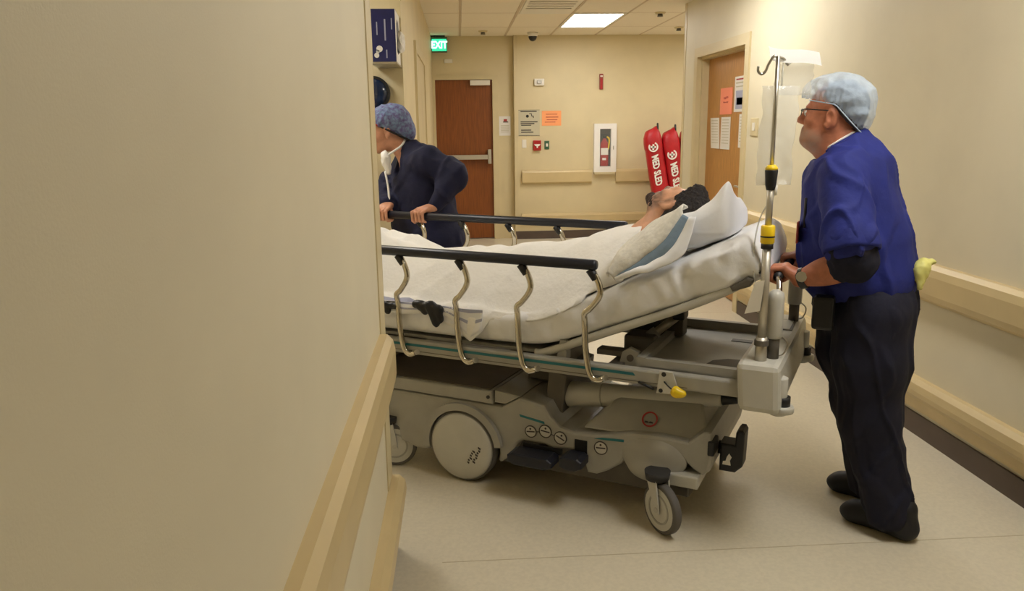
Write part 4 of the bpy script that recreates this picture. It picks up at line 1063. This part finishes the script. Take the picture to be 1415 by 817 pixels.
b.chain([(1.45, .245, 1.35), (1.50, .315, 1.08), RW], [.058, .046, .030], k=.03)
grip_hand(b, (1.275, -.145, .995), (0, 1, 0), (1, -.05, -.02), (.0, 0, 1), .0165, LW, 1.02)
grip_hand(b, (1.275, .145, .995), (0, -1, 0), (1, .1, .05), (.0, 0, 1), .0165, RW, 1.02)
def stubble(V):
    q = (V-mh.c) @ mh.M.T
    jawm = np.clip((-.052-q[:, 2]+.25*(q[:, 0]-.05))/.03, 0, 1)*np.clip((q[:, 0]+.0)/.03, 0, 1)*np.clip((q[:, 2]+.16)/.02, 0, 1)
    return np.clip(jawm*(.75+.25*vnoise(V, 90, 2)), 0, 1)
body = sdfobj('body', b, 'skinman', MAN, mask=stubble, it=1)
mh.eyes(MAN)
# hair under the cap
q = Sdf(mh.c-.16, mh.c+.17, .006); mh.ell(q, (-.02, 0, .038), (.098, .082, .088)); mh.ell(q, (-.055, 0, -.025), (.055, .068, .06), k=.03)
n_ = mh.M[0]*.62-mh.M[2]*.78
q.plane(mh.p(.02, 0, .045), n_); q.plane(mh.p(-.05, 0, -.085), -mh.M[2])
for y in (-1, 1): q.ell(mh.p(.0, y*.085, -.012), (.034, .03, .04), mh.M, .008, 'sub')
sdfobj('hair', q, 'hairgrey', MAN, .003, 60)
# bouffant hair cover
q = Sdf(mh.c-np.array([.22, .2, .2]), mh.c+np.array([.24, .2, .22]), .006)
mh.ell(q, (-.012, 0, .066), (.118, .096, .082), k=.03); mh.ell(q, (-.068, 0, .035), (.068, .088, .076), k=.04); mh.ell(q, (.066, 0, .062), (.05, .068, .042), k=.04); mh.ell(q, (-.09, 0, -.008), (.042, .062, .048), k=.04)
zcap = lambda x: np.where(x > -.015, .036+.06*x, .0351+(x+.015)*.88)
V, Fc = q.mesh(); V = smoothmesh(V, Fc, 2)
lc_ = (V-mh.c) @ mh.M.T; cut = zcap(lc_[:, 0])-lc_[:, 2]
keep = (cut[Fc] < -.001).all(1); Fc = Fc[keep]; use = np.unique(Fc); rm = np.full(len(V), -1); rm[use] = np.arange(len(use)); V = V[use]; Fc = rm[Fc]
ll = (V-mh.c) @ mh.M.T; an = np.arctan2(ll[:, 1], ll[:, 0]); rr_ = cut[use]
pleat = np.sin(an*34)*np.exp(rr_/.03)*.004
N = normals(V, Fc); V = V+N*(pleat+.004*(1-2*np.abs(vnoise(V, 22, 4)))+.003*vnoise(V, 45, 6))[:, None]
cp = obj('hair_cover', V, Fc, 'capwhite', MAN, True)
bd = []
for a in np.linspace(0, 2*math.pi, 60, endpoint=False):
    x, y = .112*math.cos(a)-.02, .09*math.sin(a); z = float(zcap(x))+.002
    bd.append(mh.p(x, y, z-.002))
bd.append(bd[0])
tube('elastic_edge', bd, .0022, 'capelastic', cp, 8)
# glasses
g = tube('glasses', [mh.p(.112, .012, .0), mh.p(.113, 0, .003), mh.p(.112, -.012, .0)], .0018, 'black', MAN, 6)
for y in (-1, 1):
    ringp = [mh.p(.110-abs(.02*(math.cos(a)*.5+.5)*.3), y*(.032+.020*math.cos(a)), -.006+.014*math.sin(a)) for a in np.linspace(0, 2*math.pi, 25)]
    tube('lens_frame', ringp, .0013, 'black', g, 6)
    tube('temple_arm', [mh.p(.106, y*.053, .003), mh.p(.09, y*.072, .008), mh.p(.0, y*.082, .012), mh.p(-.012, y*.083, .004)], .0024, 'black', g, 6)
# mask ties round the neck
def arcpts(h, zf, zb, rx, ry, n=30): return [h.p(-.03+rx*math.cos(a), ry*math.sin(a), zb+(zf-zb)*(math.cos(a)*.5+.5)) for a in np.linspace(0, 2*math.pi, n)]
tube('mask_tie', [np.array([1.428, MV, 1.474])+.068*math.cos(a)*np.array([.83, 0, .56])+.070*np.array([0, math.sin(a), 0]) for a in np.linspace(0, 2*math.pi, 36)], .0045, 'white', MAN, 8)
V, Fc = sphere((1.485, MV-.02, 1.517), .009); obj('tie_knot', V, Fc, 'white', MAN, True)
# scrub top
q = Sdf((1.22, -.36, .84), (1.82, .48, 1.55), .0075)
q.ell((1.475, MV, 1.29), (.158, .205, .20), axes((-1, 0, -.15), (-.15, 0, 1)), .05).ell((1.512, MV, 1.08), (.202, .20, .22), None, .08).ell((1.55, MV, .96), (.19, .195, .14), None, .06)
q.cap((1.462, MV-.14, 1.36), (1.452, MV+.14, 1.36), .074, k=.06).cap((1.50, MV, 1.37), (1.465, MV, 1.46), .10, .075, k=.05)
q.cap((1.458, -.105, 1.355), (1.505, -.215, 1.15), .080, .088, k=.02).cap((1.452, .245, 1.355), (1.48, .32, 1.15), .080, .088, k=.02)
q.plane((0, 0, .885), (0, 0, -1))
# neck opening and sleeve ends
q.plane((1.487, MV, 1.500), (-.56, 0, .83))
q.cap((1.44, MV, 1.50), (1.41, MV, 1.43), .066, .066, k=.006, op='sub')
se = unit(np.array([1.52, -.195, 1.10])-np.array([1.462, -.10, 1.39])); P0 = np.array([1.512, -.185, 1.105])
V_, F_ = None, None
sdfobj('scrub_top', q, 'scrub', MAN, .013, 7, (1.2, 1.2, 1.), 3)
# neckline band
tube('neck_band', [np.array([1.432, MV, 1.464])+.066*math.cos(a)*np.array([.83, 0, .56])+.074*np.array([0, math.sin(a), 0]) for a in np.linspace(0, 2*math.pi, 36)], .008, 'scrub', MAN, 8)
for a, e, nm in (((1.46, -.125, 1.36), (1.512, -.222, 1.115), 'sleeve_hem'), ((1.455, .255, 1.36), (1.488, .325, 1.115), 'sleeve_hem')):
    a = np.array(a); e = np.array(e); dd = unit(e-a); f1 = unit(np.cross(dd, [0, 1, 0])); f2 = np.cross(dd, f1)
    prf = [(e+dd*t, r) for t, r in ((-.05, .090), (-.02, .093), (.0, .094), (.012, .092), (.012, .086), (-.01, .080))]
    k = 30; V = []; Fc = []
    for c, r in prf:
        for j in range(k):
            an = 2*math.pi*j/k; V.append(c+(f1*math.cos(an)+f2*math.sin(an))*r*(1+.05*math.sin(an*5+1)))
    for i in range(len(prf)-1):
        for j in range(k): Fc.append((i*k+j, i*k+(j+1) % k, (i+1)*k+(j+1) % k, (i+1)*k+j))
    obj(nm, V, Fc, 'scrub', MAN, True)
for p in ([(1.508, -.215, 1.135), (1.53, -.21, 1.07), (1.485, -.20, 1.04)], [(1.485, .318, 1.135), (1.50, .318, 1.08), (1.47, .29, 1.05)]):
    q = Sdf(np.min(p, 0)-.1, np.max(p, 0)+.1, .006); q.chain(p, [.080, .070, .046], k=.02); sdfobj('shaded_sleeve', q, 'scrubdark', MAN, .009, 16)  # dark colour stands for the shade on the lower sleeve
# trousers
q = Sdf((1.30, -.26, .03), (1.90, .42, 1.02), .0075)
q.ell((1.565, MV, .885), (.178, .185, .15), None, .05)
q.chain([(1.60, -.02, .84), (1.605, -.03, .66), (1.62, -.035, .45), (1.715, -.055, .085)], [.132, .120, .098, .084], k=.05)
q.chain([(1.515, .155, .84), (1.525, .165, .66), (1.575, .18, .45), (1.64, .20, .085)], [.130, .118, .096, .082], k=.05)
q.plane((0, 0, .045), (0, 0, -1)); q.plane((0, 0, .99), (0, 0, 1))
sdfobj('trousers', q, 'scrubdark', MAN, .012, 9, (1.3, 1.3, .7), 6)
shoe('shoe', (1.815, -.095, .0), (1.545, .02, .0), 'shoe', MAN)
shoe('shoe', (1.735, .17, .0), (1.475, .27, .0), 'shoe', MAN)
# watch, pen, pouch, glove
wl_ = unit(np.array(LW)-np.array([1.535, -.195, 1.065])); wc = np.array(LW)-wl_*.012
wt = ring('wrist_watch', wc-wl_*.012, wl_, .032, .039, .024, 'watch', MAN, 26)
cyl('watch_face', wc+np.array([0, -.038, .012]), wc+np.array([0, -.047, .014]), .019, 'steel', wt, n=18)
pn = tube('pen', [(1.338, -.045, 1.16), (1.338, -.045, 1.27)], .006, 'black', MAN, 8)
bdg = box('name_badge', (1.312, -.06, 1.10), (1.318, -.01, 1.18), 'brownred', MAN, .001)
pc = box('belt_pouch', (1.395, -.165, .80), (1.47, -.105, .925), 'black', MAN, .012)
q = Sdf((1.70, -.1, .93), (1.86, .14, 1.1), .006); q.ell((1.742, .02, 1.02), (.026, .04, .036), None, .02).cap((1.735, .0, 1.0), (1.742, -.01, .955), .018, .01, k=.02).cap((1.745, .03, 1.03), (1.775, .04, 1.045), .016, .01, k=.02)
sdfobj('spare_glove', q, 'glove', MAN, .005, 30)

# ------------------------------------------------------------------ the patient
PT = root('person', (.0, 0, .79), 'bearded dark-haired patient lying on the stretcher under the white blanket', 'person')
cr = unit((.975, .02, .20)); fc = unit((-.19, .55, .83))
fc = unit(fc-cr*(fc @ cr))
ph = Head((.838, .005, 1.198), axes(fc, cr), .98)
b = Sdf((-.66, -.30, .80), (1.0, .30, 1.34), .005)
ph.build(b)
b.cap(ph.p(-.03, 0, -.06), (.705, .0, 1.09), .055, .062, k=.03)
b.cap((.685, -.125, 1.01), (.685, .145, 1.01), .056, k=.04).ell((.585, 0, .985), (.16, .165, .085), axes((.4, 0, -.9), (.9, 0, .4)).take([2, 1, 0], 0), .05).ell((.43, 0, .915), (.16, .15, .085), None, .06).ell((.28, 0, .89), (.15, .155, .085), None, .06)
b.cap((.745, -.07, 1.09), (.675, -.135, 1.015), .05, .05, k=.04)
for sv in (-1, 1):
    b.chain([(.665, sv*.135, .985), (.45, sv*.17, .875), (.22, sv*.16, .855)], [.05, .038, .026], k=.03)
    b.chain([(.27, sv*.085, .885), (-.14, sv*.09, .862), (-.52, sv*.085, .848)], [.078, .055, .036], k=.03)
    b.cap((-.54, sv*.085, .85), (-.565, sv*.10, .985), .036, .028, k=.02)
def beardmask(V):
    q = (V-ph.c) @ ph.M.T
    m = np.clip((-.022-q[:, 2]+.25*(q[:, 0]-.06))/.025, 0, 1)*np.clip((q[:, 0]+.01)/.02, 0, 1)*np.clip((q[:, 2]+.14)/.02, 0, 1)
    side = np.clip((q[:, 0]+.01)/.02, 0, 1)*np.clip((.03-q[:, 0])/.02, 0, 1)*np.clip((.03-q[:, 2])/.02, 0, 1)*np.clip((q[:, 2]+.12)/.02, 0, 1)
    return np.clip(np.maximum(m, side)*(.75+.3*vnoise(V, 110, 3)), 0, 1)
sdfobj('body', b, 'skinpatient', PT, mask=beardmask, it=1)
ph.eyes(PT)
q = Sdf(ph.c-.17, ph.c+.17, .005)
ph.ell(q, (-.022, 0, .045), (.102, .086, .093)); ph.ell(q, (-.06, 0, -.01), (.055, .07, .06), k=.03); ph.ell(q, (.045, 0, .098), (.05, .06, .03), k=.03)
q.plane(ph.p(.052, 0, .052), ph.M[0]*.80-ph.M[2]*.60); q.plane(ph.p(-.05, 0, -.06), -ph.M[2])
for y in (-1, 1): q.ell(ph.p(-.003, y*.085, -.012), (.03, .03, .04), ph.M, .008, 'sub')
sdfobj('hair', q, 'hairdark', PT, .006, 55, it=1)
q = Sdf(ph.c-.17, ph.c+.17, .005)
ph.ell(q, (.070, 0, -.100), (.030, .032, .024)); ph.ell(q, (.03, 0, -.082), (.056, .0555, .032), k=.02); ph.ell(q, (.082, 0, -.108), (.016, .02, .018), k=.02)
q.plane(ph.p(.05, 0, -.072), ph.M[2]*.93-ph.M[0]*.1)
ph.ell(q, (-.04, 0, -.09), (.06, .05, .06), op='sub', k=.01)
sdfobj('beard', q, 'beard', PT, .0025, 90, it=1)
# gown edge at the chest
gp = spline([(.64, -.13, 1.065), (.66, -.08, 1.085), (.665, 0, 1.09), (.66, .08, 1.085), (.64, .13, 1.065)], 8)
G = np.stack([gp, gp+np.array([-.05, 0, -.002]), gp+np.array([-.10, 0, -.015])], 1)
G[..., 2] += .012
quadgrid('gown', G, 'padwhite', PT, .006)

# ------------------------------------------------------------------ the woman at the far rail
WM = root('person', (-.72, .77, 0), 'woman in navy jacket and purple patterned cap holding the far rail', 'person')
wf = unit((-.66, -.75, 0)); wlft = unit((.75, -.66, 0))
wh = Head((-1.0, .62, 1.527), axes((-.80, -.50, -.26), (-.22, -.12, 1)), .98)
b = Sdf((-1.20, .34, .95), (-.38, .95, 1.70), .0055)
wh.build(b, .95)
b.cap(wh.p(-.03, 0, -.06), (-.885, .665, 1.37), .050, .058, k=.03)
sc_ = np.array([-.84, .69, 1.352]); ls = sc_+wlft*.165+[0, 0, .0]; rs = sc_-wlft*.165
b.cap(ls, rs, .05, k=.03).ell(sc_-[0, 0, .12], (.11, .15, .16), np.array([wf, wlft, [0, 0, 1.]]), .05)
LE, RE = np.array([-.545, .60, 1.285]), np.array([-1.09, .66, 1.14]); LWW, RWW = np.array([-.615, .50, 1.115]), np.array([-.93, .515, 1.115])
b.chain([ls, LE, LWW], [.045, .04, .027], k=.02).chain([rs, RE, RWW], [.045, .04, .027], k=.02)
grip_hand(b, (-.655, .42, 1.072), (-1, 0, 0), (.25, 1, .12), (0, -.1, 1), .021, LWW, .95)
grip_hand(b, (-.90, .42, 1.072), (1, 0, 0), (-.1, 1, .15), (0, -.1, 1), .021, RWW, .95)
sdfobj('body', b, 'skinwoman', WM, it=1)
wh.eyes(WM)
q = Sdf(wh.c-.2, wh.c+.22, .006)
wh.ell(q, (-.022, 0, .050), (.114, .094, .088), k=.03); wh.ell(q, (-.085, 0, .02), (.072, .085, .085), k=.04); wh.ell(q, (-.11, 0, -.045), (.05, .066, .055), k=.04)
cn = unit(wh.M[0]*.66-wh.M[2]*.75); q.plane(wh.p(0, 0, .004), cn)
cp = sdfobj('hair_cover', q, 'cappurple', WM, .006, 22, seed=4)
bd = [wh.p(.102*math.cos(a)-.026, .083*math.sin(a), .006+(.102*math.cos(a)-.026)*.66/.75) for a in np.linspace(0, 2*math.pi, 50)]
tube('cap_band', bd, .006, 'hairdark', cp, 8)
tube('red_hem', [wh.p(.108*math.cos(a)-.026, .089*math.sin(a), .008+(.108*math.cos(a)-.026)*.66/.75) for a in np.linspace(-1.1, 1.1, 20)], .008, 'redpaint', cp, 8)
# mask pulled down and its strap
q = Sdf(wh.c-[.25, .25, .4], wh.c+[.2, .1, .0], .006)
mk = np.array([-.955, .54, 1.36])
q.ell(mk, (.028, .022, .045), None, .02).ell(mk+[.01, .005, -.05], (.02, .018, .035), None, .02).ell(mk+[-.02, .02, .03], (.025, .02, .025), None, .02)
sdfobj('face_mask', q, 'white', WM, .006, 30)
tube('mask_strap', spline([wh.p(-.10, .02, -.07), wh.p(-.06, .085, -.11), mk+[.02, -.005, .03]], 6), .006, 'white', WM, 8)
tube('lanyard', spline([mk+[.0, -.012, -.06], (-.93, .515, 1.22), (-.915, .50, 1.14), (-.905, .495, 1.09)], 6), .006, 'white', WM, 8)
# jacket
q = Sdf((-1.26, .38, .76), (-.36, 1.06, 1.50), .0085)
MJ = np.array([wf, wlft, [0, 0, 1.]])
q.ell(sc_-[.0, 0, .10], (.135, .20, .18), MJ, .05).ell((-.80, .71, 1.10), (.155, .215, .20), MJ, .08).ell((-.90, .735, 1.0), (.14, .19, .24), MJ, .08).ell((-.76, .725, .90), (.17, .225, .17), MJ, .06)
q.cap(ls, rs, .072, k=.05).cap(sc_+[0, 0, .0], (-.875, .67, 1.40), .08, .07, k=.04)
q.chain([ls, LE, LWW+(LWW-LE)*-.06], [.072, .066, .043], k=.04).chain([rs, RE, RWW+(RWW-RE)*-.06], [.072, .062, .043], k=.04)
q.plane((0, 0, .80), (0, 0, -1))
q.cap(wh.p(-.03, 0, -.05), sc_+wf*.11+[0, 0, -.04], .062, .05, k=.008, op='sub')
sdfobj('jacket', q, 'jacket', WM, .014, 8, seed=12)
q = Sdf((-.96, .48, .05), (-.40, 1.06, .95), .009)
q.ell((-.74, .73, .86), (.15, .19, .12), MJ, .05)
for s in (-1, 1):
    a = np.array([-.735, .735, .84])+wlft*.085*s
    q.chain([a, a+wf*.02*s+[.01, .02, -.38], a+wf*.05*s+[.02, .04, -.76]], [.10, .08, .075], k=.04)
q.plane((0, 0, .06), (0, 0, -1))
sdfobj('trousers', q, 'scrubdark', WM, .008, 10, seed=15)
for s in (-1, 1):
    a = np.array([-.715, .775, 0.])+wlft*.085*s+wf*.05*s
    shoe('shoe', a-wf*.09, a+wf*.16, 'shoe', WM)

# ------------------------------------------------------------------ IV bags on the pole
def ivbag(org, wd, h, th, lab, seed, skew=0., name='iv_bag'):
    """soft clear bag hanging from org, broad side facing across the stretcher"""
    org = np.asarray(org, float); xd = unit((.866, .50, 0)); yd = np.array([-.5, .866, 0.])
    t = root(name, org-[0, 0, h], lab, 'iv bag')
    n, k = 30, 22; a = np.linspace(0, 1, n)[:, None]; b_ = np.linspace(-1, 1, k)[None, :]
    T = th*(np.clip(1-b_**4, 0, 1)**.5)*np.clip(np.minimum(a/.12, (1-a)/.1), 0, 1)**.6*(.5+.6*a)
    Wd = wd/2*(1-.10*np.sin(math.pi*a))*(1-.12*np.clip((a-.9)/.1, 0, 1))
    def surf(s):
        P = org+(Wd*b_*(1+.07*np.sin(a*9+seed+b_)+.04*np.sin(a*23+b_*2)))[..., None]*xd+(s*T)[..., None]*yd+(-(h*a)+0*b_)[..., None]*np.array([0, 0, 1.])+((skew*a)+0*b_)[..., None]*xd
        q = P.reshape(-1, 3); q += (.004*vnoise(q, 26, seed))[:, None]*yd; return P
    A, Bq = surf(1), surf(-1); V = np.vstack([A.reshape(-1, 3), Bq.reshape(-1, 3)]); Fc = []
    for i in range(n-1):
        for j in range(k-1): f = (i*k+j, i*k+j+1, (i+1)*k+j+1, (i+1)*k+j); Fc.append(f); Fc.append(tuple(n*k+x for x in f[::-1]))
    obj('pouch', V, Fc, 'bag', t, True)
    return t, org, xd, yd
t, o_, xd, yd = ivbag((IU+.012, IV_+.03, 1.665), .135, .33, .022, 'clear fluid bag hanging lower on the stretcher pole', 4, -.01)
tube('hanger', [o_, o_+xd*.002+[0, 0, .075]], .003, 'tube', t, 6)
tube('drip_port', [o_-[0, 0, .33], o_-[0, 0, .365]], [.008, .006], 'whiteplastic', t, 8)
tube('fluid_line', spline([o_-[0, 0, .36], o_+xd*-.05-[0, 0, .45], o_+xd*-.065-[0, 0, .60], o_+xd*-.04-[0, 0, .72]], 6), .0025, 'tube', t, 6)
t, o_, xd, yd = ivbag((IU+.045, IV_+.085, 1.765), .14, .13, .012, 'nearly empty clear bag folded over the top of the pole', 9, .0)
P = np.array([[o_+xd*(x*.090-.012)+yd*(-.012-.03*(1-y)*.5+.006*math.sin(x*2))+np.array([0, 0, .018-.028*(1-y)-.010*x+.004*math.sin(x*3)]) for y in np.linspace(-.6, 1, 9)] for x in np.linspace(-1, 1, 18)])
quadgrid('white_flap', P, 'flap', t, .0)
tube('hanger', [o_-xd*.03, o_-xd*.03-[0, 0, .02]], .003, 'tube', t, 6)
FRAME[0] = 'world'
